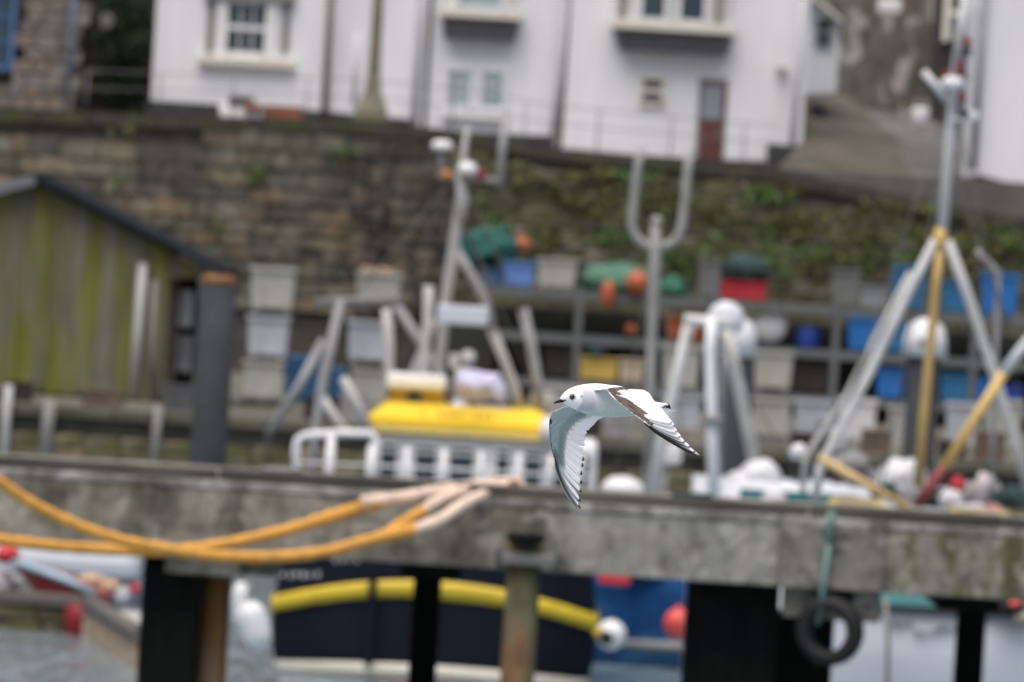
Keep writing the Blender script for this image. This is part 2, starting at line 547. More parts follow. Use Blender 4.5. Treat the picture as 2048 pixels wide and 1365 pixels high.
# ================================================================== RETAINING WALLS (distance 255)
WY = 255.0
stone_cache = {}
def stone_mesh(kind, mat):
    key = (kind, mat.name)
    if key not in stone_cache:
        m_ = MB()
        rr = random.Random(kind * 11 + 3)
        m_.bev((0, 0, 0), (1, 1, 1), .10)
        m_.v = [Vector((p.x + rr.uniform(-.05, .05), p.y + rr.uniform(-.07, .07), p.z + rr.uniform(-.05, .05))) for p in m_.v]
        me = mesh_of(m_, "stone", Vector((0, 0, 0)))
        me.materials.append(mat)
        stone_cache[key] = me
    return stone_cache[key]
def lay_stones(root, x0, x1, zf0, zf1, y, mat, hs, ws, limit=300, name="stone", jut=.06, depth=.3):
    """courses of single stones between two heights"""
    z = min(zf0(x0), zf0(x1)); cnt = 0
    zmax = max(zf1(x0), zf1(x1))
    base = root_off(root)
    while z < zmax:
        h = random.uniform(*hs)
        x = x0 + random.uniform(-.3, 0)
        while x < x1:
            w = random.uniform(*ws)
            xm = x + w / 2
            if zf0(xm) - .05 <= z and z + h * .7 <= zf1(xm) and cnt < limit:
                o = bpy.data.objects.new(name, stone_mesh(random.randrange(8), mat))
                COL.objects.link(o); o.parent = root
                o.location = Vector((xm, y - random.uniform(0, jut) + depth / 2 - .1, z + h / 2)) - base
                o.scale = (w - random.uniform(.02, .05), depth, h - random.uniform(.02, .05))
                o.rotation_euler = (0, R(random.uniform(-4, 4)), 0)
                cnt += 1
            x += w
        z += h
    return cnt

wl = xcol(905, 400, WY)
top_pts = [(-300, 222), (0, 242), (750, 268), (905, 285), (1100, 318), (1550, 360), (1700, 395), (1850, 425), (2048, 462), (2450, 540)]
top_w = [W(a, c, WY) for a, c in top_pts]
def wall_top(x):
    for p, q in zip(top_w, top_w[1:]):
        if p.x <= x <= q.x:
            return p.z + (q.z - p.z) * (x - p.x) / (q.x - p.x)
    return top_w[0].z if x < top_w[0].x else top_w[-1].z
xl, xr = top_w[0].x - .4, top_w[-1].x

def wall_body(mbx, xa, xb):
    n_ = 14
    fr = [Vector((xa + (xb - xa) * i / n_, WY + .02, wall_top(xa + (xb - xa) * i / n_))) for i in range(n_ + 1)]
    mbx.prism([Vector((xa, WY + .02, QZ - .1))] + fr[0:] + [Vector((xb, WY + .02, QZ - .1))], .75)
wa = thing("stone_wall", "brown rubble retaining wall below the terrace, left of the radar mast, behind the green shed", "wall", (wl - 5, WY, QZ))
mb = MB(); wall_body(mb, xl, wl); part("mortar_core", mb, mortar, wa)
lay_stones(wa, xl, wl - .1, lambda x: 4.0, lambda x: wall_top(x) - .12, WY, stone_mats, (.26, .50), (.34, 1.0), 298)
wb = thing("stone_wall", "overgrown mossy rubble retaining wall rising behind the net racks", "wall", (wl + 5, WY, QZ))
mb = MB(); wall_body(mb, wl + .01, xr); part("mortar_core", mb, mortar, wb)
lay_stones(wb, wl + .1, xr, lambda x: 4.1, lambda x: wall_top(x) - .12, WY, stone_moss, (.28, .46), (.4, .95), 298)
# coping stones of both walls
def coping(root, xa, xb):
    x = xa
    while x < xb:
        w = min(random.uniform(.9, 1.4), xb - x)
        if w < .2:
            break
        m_ = MB()
        za, zb = wall_top(x + .01), wall_top(x + w - .02)
        m_.prism([(x + .01, WY - .14, za - .02), (x + w - .02, WY - .14, zb - .02), (x + w - .02, WY - .14, zb + .27), (x + .01, WY - .14, za + .27)], .9)
        part("coping_stone", m_, coping_mat, root)
        x += w
coping(wa, xl, wl); coping(wb, wl, xr)
# two dark piers in the left wall
for pa, pb_, txt in ((718, 768, "stained stone buttress in the middle of the brown wall"), (862, 905, "stained stone buttress at the end of the brown wall, behind the radar mast")):
    m_ = MB()
    xa, xb = xcol(pa, 400, WY), xcol(pb_, 400, WY)
    bt = thing("buttress", txt, "buttress", ((xa + xb) / 2, WY - .2, QZ))
    m_.box(((xa + xb) / 2, WY - .15, (QZ + 7.3) / 2), (xb - xa - .1, .3, 7.3 - QZ)); part("mortar_core", m_, mortar, bt)
    btm = M("stained_stone", (.08, .075, .065), .95, .35, 3, bump=.5, palette=[(.06, .056, .05), (.09, .08, .065), (.05, .05, .046), (.12, .1, .075)], rnd=.2)
    lay_stones(bt, xa, xb - .15, lambda x: 3.9, lambda x: 7.5, WY - .32, btm, (.3, .42), (.3, .5), 60, depth=.3)

# ---- leaves: ivy on the overgrown wall
def leaves(name, spots, mat, per, size, kind="stuff", flat=True, parent=None):
    """spots: (centre, rx, ry, rz)"""
    vs, fs = [], []
    rr = random.Random(len(spots) * 7 + per)
    for c, rx, ry, rz in spots:
        k = int(per * (.6 + rr.random() * .8))
        for _ in range(k):
            d = Vector((rr.gauss(0, .5), rr.gauss(0, .5), rr.gauss(0, .5)))
            p = Vector(c) + Vector((d.x * rx, -abs(d.y) * ry if flat else d.y * ry, d.z * rz))
            s = size * rr.uniform(.6, 1.4)
            e = Euler((rr.uniform(-1.0, 1.0), rr.uniform(-1.0, 1.0), rr.uniform(0, 6.28)))
            q = e.to_matrix()
            o = len(vs)
            vs += [p + q @ Vector((-s * .5, 0, -s * .2)), p + q @ Vector((0, -s * .1, -s * .6)), p + q @ Vector((s * .5, 0, -s * .1)), p + q @ Vector((0, s * .1, s * .7))]
            fs.append((o, o + 1, o + 2, o + 3))
    m_ = MB(); m_.add(vs, fs)
    return part(name, m_, mat, parent, None, kind)
spots = []
rr = random.Random(5)
for cx, cy, rx, rz in [(1010, 362, 60, 26), (1130, 360, 70, 20), (1150, 410, 60, 28), (1230, 430, 60, 36), (980, 450, 36, 30), (1090, 480, 60, 30), (1300, 385, 70, 30),
                       (1420, 405, 80, 30), (1500, 440, 90, 36), (1600, 440, 80, 36), (1480, 520, 80, 36), (1590, 520, 90, 44), (1690, 500, 60, 40), (1770, 470, 70, 36),
                       (1830, 500, 60, 40), (1940, 520, 70, 40), (1985, 480, 60, 30), (1760, 425, 90, 22), (2040, 520, 60, 50), (1230, 350, 50, 14), (1360, 500, 50, 40), (1550, 380, 70, 14)]:
    for _ in range(5):
        p = W(cx + rr.gauss(0, rx * .5), cy + rr.gauss(0, rz * .5), WY - .1)
        spots.append((p, U(rx, WY) * .5, .25, U(rz, WY) * .5))
leaves("ivy", spots[0::2], leaf_mat, 30, .10)
leaves("moss_clumps", spots[1::2], M("moss", (.13, .13, .05), .95, .5, 2, bump=0), 34, .09)
spots = [(W(x, y, WY - .1), .25, .2, .2) for x, y in ((250, 258), (515, 350), (235, 362), (960, 405), (690, 300), (440, 455), (1980, 470), (1960, 580))]
leaves("wall_weeds", spots, leaf_mat, 40, .09)
spots = [(W(x, y, WY + .2), .5, .3, .12) for x, y in ((1000, 300), (1070, 306), (1320, 350), (1400, 352), (1480, 360), (1900, 436), (2020, 450), (300, 250), (420, 258))]
leaves("verge_plants", spots, leaf_mat, 60, .09)

# ---- railing on the wall top
ry = WY + .45
rail_grey = M('rail_grey', (.16, .165, .18), .6, .1)
rt = thing("terrace_railing", "thin dark two-rail railing along the terrace edge in front of the white houses", "railing", (0, ry, 8))
for dz in (.45, .85):
    m_ = MB(); m_.tube([(x, ry, wall_top(x) + .2 + dz + .15) for x in [top_w[1].x + (top_w[5].x - top_w[1].x) * i / 24 for i in range(25)]], .012, 6)
    part("rail", m_, rail_grey, rt)
for i in range(11):
    x = top_w[1].x + (top_w[5].x - top_w[1].x) * (i + .15) / 10.6
    m_ = MB(); m_.tube([(x, ry, wall_top(x) + .0), (x, ry, wall_top(x) + 1.22)], .022, 6)
    part("post", m_, rail_grey, rt)

# ================================================================== HOUSES
def window(root, x0, y0, x1, y1, Y, cols, rows, glass, frame=white_paint, fw=8, dep=.10, name="window"):
    """frame ring with bars, glass pane behind, standing in front of wall plane Y"""
    m_ = MB()
    pbox(m_, x0 - fw, y0 - fw, x0, y1 + fw, Y - dep, dep); pbox(m_, x1, y0 - fw, x1 + fw, y1 + fw, Y - dep, dep)
    pbox(m_, x0, y0 - fw, x1, y0, Y - dep, dep); pbox(m_, x0, y1, x1, y1 + fw, Y - dep, dep)
    for i in range(1, cols):
        xm = x0 + (x1 - x0) * i / cols
        pbox(m_, xm - 1.4, y0, xm + 1.4, y1, Y - dep * .8, dep * .5)
    for j in range(1, rows):
        ym = y0 + (y1 - y0) * j / rows
        k = 5 if rows == 2 else 1.6
        pbox(m_, x0, ym - k, x1, ym + k, Y - dep * .85, dep * .55)
    f = part(name, m_, frame, root)
    m_ = MB(); pbox(m_, x0, y0, x1, y1, Y - dep * .35, .03)
    part("pane", m_, glass, f)
    return f
HY = 272.0
def house_block(root, x0, x1, ytop, ybot, Y, depth, mat, name="wall"):
    """main walls as an upright block: left and right edge and foot from the photo"""
    a, c = W(x0, ybot, Y), W(x1, ybot, Y)
    zt = W((x0 + x1) / 2, ytop, Y).z
    zb = min(a.z, c.z)
    m_ = MB(); m_.box(((a.x + c.x) / 2, Y + depth / 2, (zt + zb) / 2), (c.x - a.x, depth, zt - zb))
    return part(name, m_, mat, root)
def pitched_roof(root, x0, x1, y, Y, depth, mat, rise=2.2):
    a, c = W(x0, y, Y), W(x1, y, Y)
    z = (a.z + c.z) / 2
    m_ = MB()
    xa, xb = a.x - .15, c.x + .15
    m_.add([(xa, Y - .35, z - .1), (xb, Y - .35, z - .1), (xb, Y + depth / 2, z + rise), (xa, Y + depth / 2, z + rise), (xa, Y + depth + .3, z - .1), (xb, Y + depth + .3, z - .1)],
           [(0, 1, 2, 3), (3, 2, 5, 4), (0, 3, 4), (1, 5, 2), (0, 4, 5, 1)])
    return part("roof", m_, mat, root)

# house A (sash window), house B (two small windows), house C (door)
hA = thing("white_house", "white cottage with one big sash window, at the left end of the row", "house", W(480, 250, HY))
house_block(hA, 298, 843, -260, 262, HY, 9, white_wall); pitched_roof(hA, 298, 843, -262, HY, 9, roof_grey)
hB = thing("white_house", "middle white cottage with pale twin windows under a grey bay base", "house", W(970, 290, HY + .25))
house_block(hB, 850, 1114, -260, 300, HY + .25, 9, white_wall); pitched_roof(hB, 850, 1112, -262, HY + .25, 9, roof_grey)
hC = thing("white_house", "white cottage with half-red door and wide bay window, at the right end of the row", "house", W(1370, 330, HY - .15))
house_block(hC, 1122, 1600, -260, 345, HY - .15, 9, white_wall); pitched_roof(hC, 1122, 1600, -262, HY - .15, 9, roof_grey)
# plinths
def plinth(root, pts, Y, mat, dep=.08):
    m_ = MB(); m_.prism([W(a, c, Y - dep) for a, c in pts], dep + .05)
    part("plinth", m_, mat, root)
plinth(hA, [(291, 200), (645, 222), (700, 228), (835, 240), (835, 300), (288, 280)], HY, dark_plinth)
plinth(hB, [(845, 262), (1108, 272), (1108, 330), (845, 320)], HY + .25, dark_plinth)
plinth(hC, [(1108, 300), (1240, 308), (1400, 318), (1530, 322), (1530, 370), (1108, 370)], HY - .15, dark_plinth)
m_ = MB(); pbox(m_, 1534, 290, 1604, 350, HY - .9, .7); part("porch_step", m_, dark_plinth, hC)
# house A window, strips and sill
window(hA, 455, 8, 530, 104, HY, 3, 2, glass_dark, fw=24)
for a in (414, 566):
    m_ = MB(); pbox(m_, a, 0, a + 14, 106, HY - .06, .08); part("shutter_strip", m_, taupe, hA)
m_ = MB(); pbox(m_, 396, 116, 590, 131, HY - .22, .24); part("sill", m_, cream_trim, hA)
m_ = MB(); pbox(m_, 408, -14, 592, 0, HY - .2, .22); part("lintel", m_, taupe, hA)
m_ = MB(); ptube(m_, [(664, -60), (656, 90), (648, 250)], HY - .12, .08); part("downpipe", m_, dark_pipe, hA)
m_ = MB(); ptube(m_, [(842, -60), (838, 90), (826, 262)], HY - .12, .07); part("downpipe", m_, grey_pipe, hA)
m_ = MB(); ptube(m_, [(714, 70), (708, 210)], HY - .06, .05); part("vent_pipe", m_, M("pale_pipe", (.6, .61, .65), .6, .1), hA)
# house B
def bay(root, x0, y0, x1, y1, Y, dep, mat, name, taper=.93):
    c = W((x0 + x1) / 2, (y0 + y1) / 2, Y)
    m_ = MB()
    w_, h_ = U(x1 - x0, Y), U(y1 - y0, Y)
    vs = []
    for z, k, d in ((-1, taper, dep * .8), (1, 1, dep)):
        zz = c.z + z * h_ / 2
        vs += [(c.x - w_ / 2 * k, Y, zz), (c.x - w_ / 2 * k + .12, Y - d, zz), (c.x + w_ / 2 * k - .12, Y - d, zz), (c.x + w_ / 2 * k, Y, zz)]
    m_.add(vs, [(0, 1, 2, 3), (7, 6, 5, 4), (0, 4, 5, 1), (1, 5, 6, 2), (2, 6, 7, 3), (3, 7, 4, 0)])
    return part(name, m_, mat, root)
HB, HC = HY + .25, HY - .15
bay(hB, 886, -150, 1040, 26, HB, .5, white_paint, "bay_window", 1.0)
m_ = MB(); pbox(m_, 880, 22, 1046, 36, HB - .6, .6); part("bay_sill", m_, cream_trim, hB)
bay(hB, 884, 38, 1036, 80, HB, .5, slate_grey, "bay_base")
window(hB, 922, -70, 1004, 14, HB - .5, 1, 1, glass_pale, fw=9)
for a, c in ((897, 938), (966, 1004)):
    window(hB, a, 143 if a < 950 else 146, c, 210 if a < 950 else 214, HB, 2, 3, glass_pale, fw=9)
m_ = MB(); pbox(m_, 884, 222, 1010, 238, HB - .2, .2); part("sill", m_, white_paint, hB)
m_ = MB(); ptube(m_, [(1136, -60), (1120, 160), (1106, 285)], HB - .35, .085); part("downpipe", m_, grey_pipe, hB)
# house C
bay(hC, 1228, -150, 1466, 52, HC, .6, white_paint, "bay_window", 1.0)
m_ = MB(); pbox(m_, 1222, 46, 1470, 62, HC - .72, .72); part("bay_sill", m_, cream_trim, hC)
bay(hC, 1228, 66, 1464, 106, HC, .6, slate_grey, "bay_base")
for a, c in ((1287, 1331), (1364, 1410)):
    window(hC, a, -70, c, 36 if a < 1300 else 40, HC - .6, 1, 1, glass_dark, fw=10)
for a in (1240, 1434):
    m_ = MB(); pbox(m_, a, -70, a + 14, 38 if a < 1300 else 48, HC - .63, .05); part("shutter_strip", m_, taupe, hC)
window(hC, 1286, 160, 1324, 204, HC, 1, 2, glass_dark, cream_trim, 7)
m_ = MB(); pbox(m_, 1394, 158, 1452, 322, HC - .05, .1); dfr = part("door_frame", m_, taupe, hC)
m_ = MB(); pbox(m_, 1401, 166, 1447, 318, HC - .09, .1); door = part("door", m_, red_door, hC)
m_ = MB(); pbox(m_, 1405, 172, 1444, 238, HC - .12, .04); part("door_glass", m_, M("pale_door_glass", (.24, .29, .34), .3, .15, 2, bump=0), door)
m_ = MB(); m_.bev(W(1438, 268, HC - .15), (.12, .06, .04), .01); part("letter_handle", m_, steel_pale, door)
m_ = MB(); m_.bev(W(1562, 138, HC - .15), (.22, .2, .14), .03); ptube(m_, [(1562, 148), (1580, 140)], HC - .1, .03); part("wall_lamp", m_, steel_pale, hC)
m_ = MB(); ptube(m_, [(1606, -40), (1598, 130), (1584, 288)], HC - .1, .06); part("downpipe", m_, M("pale_pipe", (.6, .61, .65)), hC)
# rear wing of house C
hD = thing("white_annex", "small white annex with dark window set back beside the lane", "outbuilding", W(1655, 190, 284))
m_ = MB(); m_.prism([W(1592, 190, 283), W(1672, 186, 283), W(1682, 42, 283), W(1630, -4, 283), W(1592, -4, 283)], 6); part("wall", m_, white_wall, hD)
m_ = MB(); m_.prism([W(1592, -10, 282.7), W(1630, -10, 282.7), W(1687, 40, 282.7), W(1686, 47, 282.7), W(1630, 0, 282.7), W(1592, 0, 282.7)], 6.5); part("roof", m_, cream_trim, hD)
window(hD, 1636, 42, 1660, 88, 283, 1, 2, glass_dark, taupe, 4)

# right white house
hE = thing("white_house", "white gable-end house with dark plinth cut off by the right edge, beyond the tall mast", "house", W(2010, 400, 262))
m_ = MB(); m_.prism([W(1955, 352, 262), W(2260, 430, 262), W(2280, -150, 262), W(1990, -150, 262), W(1962, 12, 262)], 9); part("wall", m_, white_wall, hE)
m_ = MB(); m_.prism([W(1952, 348, 261.9), W(2260, 432, 261.9), W(2260, 500, 261.9), W(1948, 420, 261.9)], .5); part("plinth", m_, dark_plinth, hE)
m_ = MB(); ptube(m_, [(1972, -60), (1960, 130), (1946, 340)], 261.8, .085); part("downpipe", m_, M("mid_grey_pipe", (.25, .26, .28)), hE)
pitched_roof(hE, 1985, 2270, -155, 262, 9, roof_grey)

# dark house with cream window frames further up the lane
hF = thing("dark_house", "dark stone house with cream window frames up the lane behind the tall mast", "house", W(1920, 250, 300))
m_ = MB(); m_.prism([W(1872, 268, 300), W(1985, 268, 300), W(2000, -60, 300), W(1886, -60, 300)], 6); part("wall", m_, M("dark_house_wall", (.035, .034, .03), .9, .3, 2), hF)
for a, y0, y1 in ((1888, -40, 82), (1938, -60, 75)):
    m_ = MB(); pbox(m_, a, y0, a + 14, y1, 299.85, .2); part("frame_post", m_, cream_trim, hF)
m_ = MB(); pbox(m_, 1902, 22, 1938, 32, 299.86, .2); part("frame_bar", m_, cream_trim, hF)
m_ = MB(); pbox(m_, 1903, 34, 1937, 80, 299.9, .2); part("pane", m_, glass_dark, hF)
m_ = MB(); pbox(m_, 1906, 150, 1938, 262, 299.9, .2); part("door", m_, slate_grey, hF)

# left stone cottage
hG = thing("stone_cottage", "tan stone cottage with blue window and blue corner pipe, upper left corner", "house", W(60, 225, 268))
m_ = MB(); m_.prism([W(-60, 226, 268.1), W(136, 226, 268.1), W(152, -80, 268.1), W(-60, -80, 268.1)], 7); part("wall_core", m_, mortar, hG)
xa, xb = xcol(-60, 100, 268), xcol(140, 100, 268)
wz0, wz1 = W(30, 150, 268).z, W(30, -80, 268).z
xw = xcol(44, 80, 268)
def z_lo(x): return (wz0 + .0) if x < xw else W(90, 226, 268).z
lay_stones(hG, xa, xb - .1, lambda x: W(90, 222, 268).z, lambda x: (wz0 - .05) if x < xw else wz1, 268, house_stone, (.22, .36), (.3, .62), 160)
window(hG, -22, -60, 22, 132, 267.9, 2, 4, glass_dark, M("blue_paint", (.08, .17, .36), .5, .1, 2), 9)
m_ = MB(); ptube(m_, [(152, -80), (142, 80), (130, 226)], 267.85, .055); part("downpipe", m_, M("slate_blue_paint", (.12, .17, .26), .5, .1), hG)
# gap between cottage and house A: low wall, trunk, evergreen
gy = 276
m_ = MB(); m_.prism([W(135, 250, gy), W(320, 260, gy), W(330, -80, gy), W(150, -80, gy)], .6)
gw = thing("garden_wall", "dark shadowed stone wall in the gap between the cottage and the white house", "wall", W(220, 255, gy))
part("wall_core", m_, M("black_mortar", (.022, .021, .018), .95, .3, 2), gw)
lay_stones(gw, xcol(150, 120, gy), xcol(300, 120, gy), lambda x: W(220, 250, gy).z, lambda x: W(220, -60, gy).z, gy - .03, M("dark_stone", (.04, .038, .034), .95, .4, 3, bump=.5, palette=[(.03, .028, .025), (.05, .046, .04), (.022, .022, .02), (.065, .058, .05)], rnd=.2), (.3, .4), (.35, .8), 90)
ev = thing("evergreen_bush", "dark evergreen bush climbing beside the left white house corner", "bush", W(255, 250, 274))
m_ = MB()
base = W(255, 250, 274)
m_.tube([base, base + Vector((.1, 0, 1.2)), base + Vector((0, .1, 2.4)), base + Vector((.1, 0, 3.2))], [.09, .07, .05, .02], 8)
for a, h_ in ((.5, 1.0), (2.2, 1.5), (4.0, 1.9), (5.3, 2.3)):
    m_.tube([base + Vector((0, 0, h_)), base + Vector((.45 * math.cos(a), .35 * math.sin(a), h_ + .45))], [.04, .015], 6)
part("trunk", m_, bark, ev)
leaves("crown", [(W(x, y, 274), .45, .4, .4) for x, y in ((262, 30), (250, 70), (270, 110), (245, 140), (268, 165), (225, 100), (240, 10), (275, 200), (258, -30), (235, 190))], leaf_dark, 240, .10, "stuff", False, ev)
leaves("crown", [(W(x, y, 273.7), .3, .25, .3) for x, y in ((255, 95), (270, 85), (285, 20), (262, 40))], M("mid_leaf", (.025, .055, .018), .7, .5, 1.5, bump=0), 90, .09, "stuff", False, ev)
single("satellite_dish", MB().lathe(W(213, 42, 270), [(.02, .10), (.12, .05), (.17, -.02), (.16, -.03), (.02, .05)], 16, True, 'Y'), taupe, "small grey dish on the dark wall of the gap", "satellite dish")

# memorial column with flared base
mem = thing("stone_memorial", "slender lichened granite memorial shaft on a flared plinth before the white houses", "memorial", W(742, 262, 259))
def lath4(mb_, c, prof):
    vs, fs = [], []
    for r_, z in prof:
        for sx, sy in ((-1, -1), (1, -1), (1, 1), (-1, 1)):
            vs.append(Vector(c) + Vector((sx * r_, sy * r_, z)))
    for i in range(len(prof) - 1):
        for j in range(4):
            fs.append((i * 4 + j, i * 4 + (j + 1) % 4, i * 4 + 4 + (j + 1) % 4, i * 4 + 4 + j))
    fs += [(3, 2, 1, 0), tuple(len(prof) * 4 - 4 + j for j in range(4))]
    return mb_.add(vs, fs)
mc = W(741, 262, 259)
u = U(1, 259)
m_ = MB(); lath4(m_, mc, [(17 * u, 78 * u), (13 * u, 110 * u), (9.5 * u, 330 * u), (8 * u, 420 * u)]); part("shaft", m_, memorial_stone, mem)
m_ = MB(); lath4(m_, mc, [(34 * u, 22 * u), (32 * u, 40 * u), (24 * u, 60 * u), (18 * u, 77.5 * u)]); part("plinth", m_, memorial_stone, mem)
m_ = MB(); lath4(m_, mc, [(46 * u, -4 * u), (44 * u, 21.5 * u)]); part("base_step", m_, coping_mat, mem)

# white trough, black seat and red planters in front of house A
m_ = MB(); pbox(m_, 440, 218, 524, 247, 262, .5, .92, .03); single("planter_trough", m_, white_paint, "white trough on the terrace below the big sash window", "planter", None)
m_ = MB(); pbox(m_, 438, 205, 456, 222, 262.05, .3, 1, .02); single("white_box", m_, white_paint, "small white box standing on the left end of the white trough", "box")
m_ = MB(); pbox(m_, 457, 192, 508, 218, 262.1, .3, 1, .05); single("dark_box", m_, steel_dark, "dark box perched on the right part of the white trough", "box")
m_ = MB(); pbox(m_, 528, 212, 606, 240, 262.2, .45, .9, .04); single("flower_box", m_, terracotta, "long terracotta flower box right of the white trough", "planter")
m_ = MB(); m_.blob(W(505, 215, 261.9), (.24, .15, .1), 3); single("cushion", m_, terracotta, "small terracotta bundle lying on the end of the white trough", "bundle")
m_ = MB()
c = W(1840, 240, 290); m_.lathe(c - Vector((0, 0, .2)), [(.13, 0), (.2, .12), (.23, .45), (.21, .5)], 16); single("white_pot", m_, white_paint, "white bin standing at the top of the lane", "bin")
m_ = MB(); c = W(1808, 243, 291); m_.bev(c, (.28, .2, .5), .03); single("lane_bollard", m_, steel_grey, "squat grey post beside the white bin up the lane", "bollard")
m_ = MB(); m_.bev(W(1780, 14, 304.6), (.6, .3, .36), .08); single("white_box", m_, white_paint, "white box fixed high on the rock face above the lane", "box")

# ================================================================== GREEN SHED ON THE QUAY
SY = 206.0
sh = thing("boat_shed", "mossy olive boarded shed gable with dark roof edge, left side of the quay", "shed", W(180, 810, SY))
eave = [(-60, 400), (70, 365), (432, 548)]
def shed_top(px):
    if px < 70:
        return 365 + (70 - px) * .27
    return 365 + (px - 70) * .505
x = -240
core = MB(); core.prism([W(-240, 790, SY + .1), W(318, 808, SY + .1), W(330, shed_top(330) + 10, SY + .1), W(70, 378, SY + .1), W(-240, 462, SY + .1)], 9)
part("frame_core", core, dark_crate, sh)
while x < 318:
    w = random.uniform(17, 22)
    xe = min(x + w, 318)
    dx = 26                                   # the boards lean with the camera's roll only
    top_l, top_r = W(x + dx, shed_top(x + dx) + 2, SY - .02), W(xe + dx, shed_top(xe + dx) + 2, SY - .02)
    bz = QZ + .02 + random.uniform(0, .08)
    m_ = MB(); jy = random.uniform(0, .03)
    m_.prism([(top_l.x + .006, SY - .05 - jy, bz), (top_r.x - .006, SY - .05 - jy, bz), (top_r.x - .006, SY - .05 - jy, top_r.z), (top_l.x + .006, SY - .05 - jy, top_l.z)], .06)
    part("board", m_, shed_mat, sh)
    x = xe
m_ = MB(); m_.prism([W(325, shed_top(325) + 6, SY - .03), W(345, shed_top(345) + 6, SY - .03), W(415, shed_top(415) - 2, SY - .03), W(425, 556, SY - .03), W(325, 556, SY - .03)], .1); part("lintel_board", m_, shed_mat, sh)
m_ = MB(); m_.prism([W(62, 350, SY - .4), W(76, 350, SY - .4), W(450, 542, SY - .4), W(448, 553, SY - .4), W(70, 362, SY - .4)], 10); part("roof_slope", m_, roof_grey, sh)
m_ = MB(); m_.prism([W(66, 350, SY - .4), W(72, 368, SY - .4), W(-270, 462, SY - .4), W(-270, 440, SY - .4)], 10); part("roof_slope", m_, M("pale_roof_sheet", (.20, .21, .225), .8, .2, 2, spec=.1), sh)
m_ = MB(); ptube(m_, [(286, 528), (276, 660), (264, 800)], SY - .16, .085); part("downpipe", m_, M("pale_grey_pipe", (.48, .50, .50), .5, .1), sh)
m_ = MB(); ptube(m_, [(310, 560), (306, 680), (306, 812)], SY - .12, .07); part("corner_post", m_, taupe, sh)
m_ = MB(); pbox(m_, 322, 552, 352, 806, SY + .2, .08); part("door", m_, brown_door, sh)
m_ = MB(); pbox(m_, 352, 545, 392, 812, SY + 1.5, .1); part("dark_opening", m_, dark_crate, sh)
m_ = MB(); pbox(m_, 357, 580, 384, 655, SY + 1.2, .3, 1, .05); single("leaning_sheet", m_, white_paint, "white panel leaning in the shed doorway behind the rusty-capped pile", "panel", None)
m_ = MB(); pbox(m_, 352, 672, 382, 745, SY + 1.1, .3, 1, .05); single("leaning_sheet", m_, steel_pale, "pale grey panel low in the shed doorway, under the white one", "panel", None)

# ================================================================== QUAY FACE (separate blocks)
QY = 195.0
qf = thing("quay_wall", "low ochre stone quay face with mossy blocks, between the shed and the pier", "wall", (0, QY, 0))
m_ = MB(); m_.box((0, QY + .2, QZ / 2 - .6), (60, .4, QZ + .8)); part("mortar_core", m_, mortar, qf)
lay_stones(qf, xcol(-300, 880, QY), xcol(2350, 940, QY), lambda x: .9, lambda x: QZ - .18, QY - .05, quay_stone, (.4, .52), (.55, 1.2), 280, "block")
x = xcol(-300, 850, QY)
while x < xcol(2350, 900, QY):
    w = random.uniform(1.1, 1.7)
    m_ = MB(); m_.bev((x + w / 2, QY + .12, QZ - .07), (w - .03, .6, .2), .03); part("edge_block", m_, quay_ground, qf)
    x += w
# wooden fender posts on the quay face
for i, (px, py0, py1, r_, mt_, txt) in enumerate([(95, 800, 905, .11, taupe, "stubby grey timber fender post on the quay face below the shed"), (312, 812, 935, .075, taupe, "thin pale ladder pole standing against the quay below the shed corner"),
                                               (12, 770, 915, .075, steel_pale, "thin pale pole at the left edge below the shed")]):
    m_ = MB(); ptube(m_, [(px + 6, py0), (px, (py0 + py1) / 2), (px - 7, py1 + 60)], QY - .25, r_); single("fender_post", m_, mt_, txt, "post", None)
m_ = MB(); m_.blob(W(12, 790, 199), (.35, .3, .22), 4, flat=.6); single("net_heap", m_, M("brown_net", (.07, .045, .035), .95, .4, 9, bump=.8), "small brown net heap on the quay edge at the far left", "net")
sp = [(W(x_, 812 + (x_ - 120) * .05, SY - .3), .4, .3, .2) for x_ in (40, 80, 120, 165, 215, 250)]
leaves("quay_weeds", sp, M("weed_leaf", (.085, .10, .02), .8, .4, 2, bump=0), 90, .08)

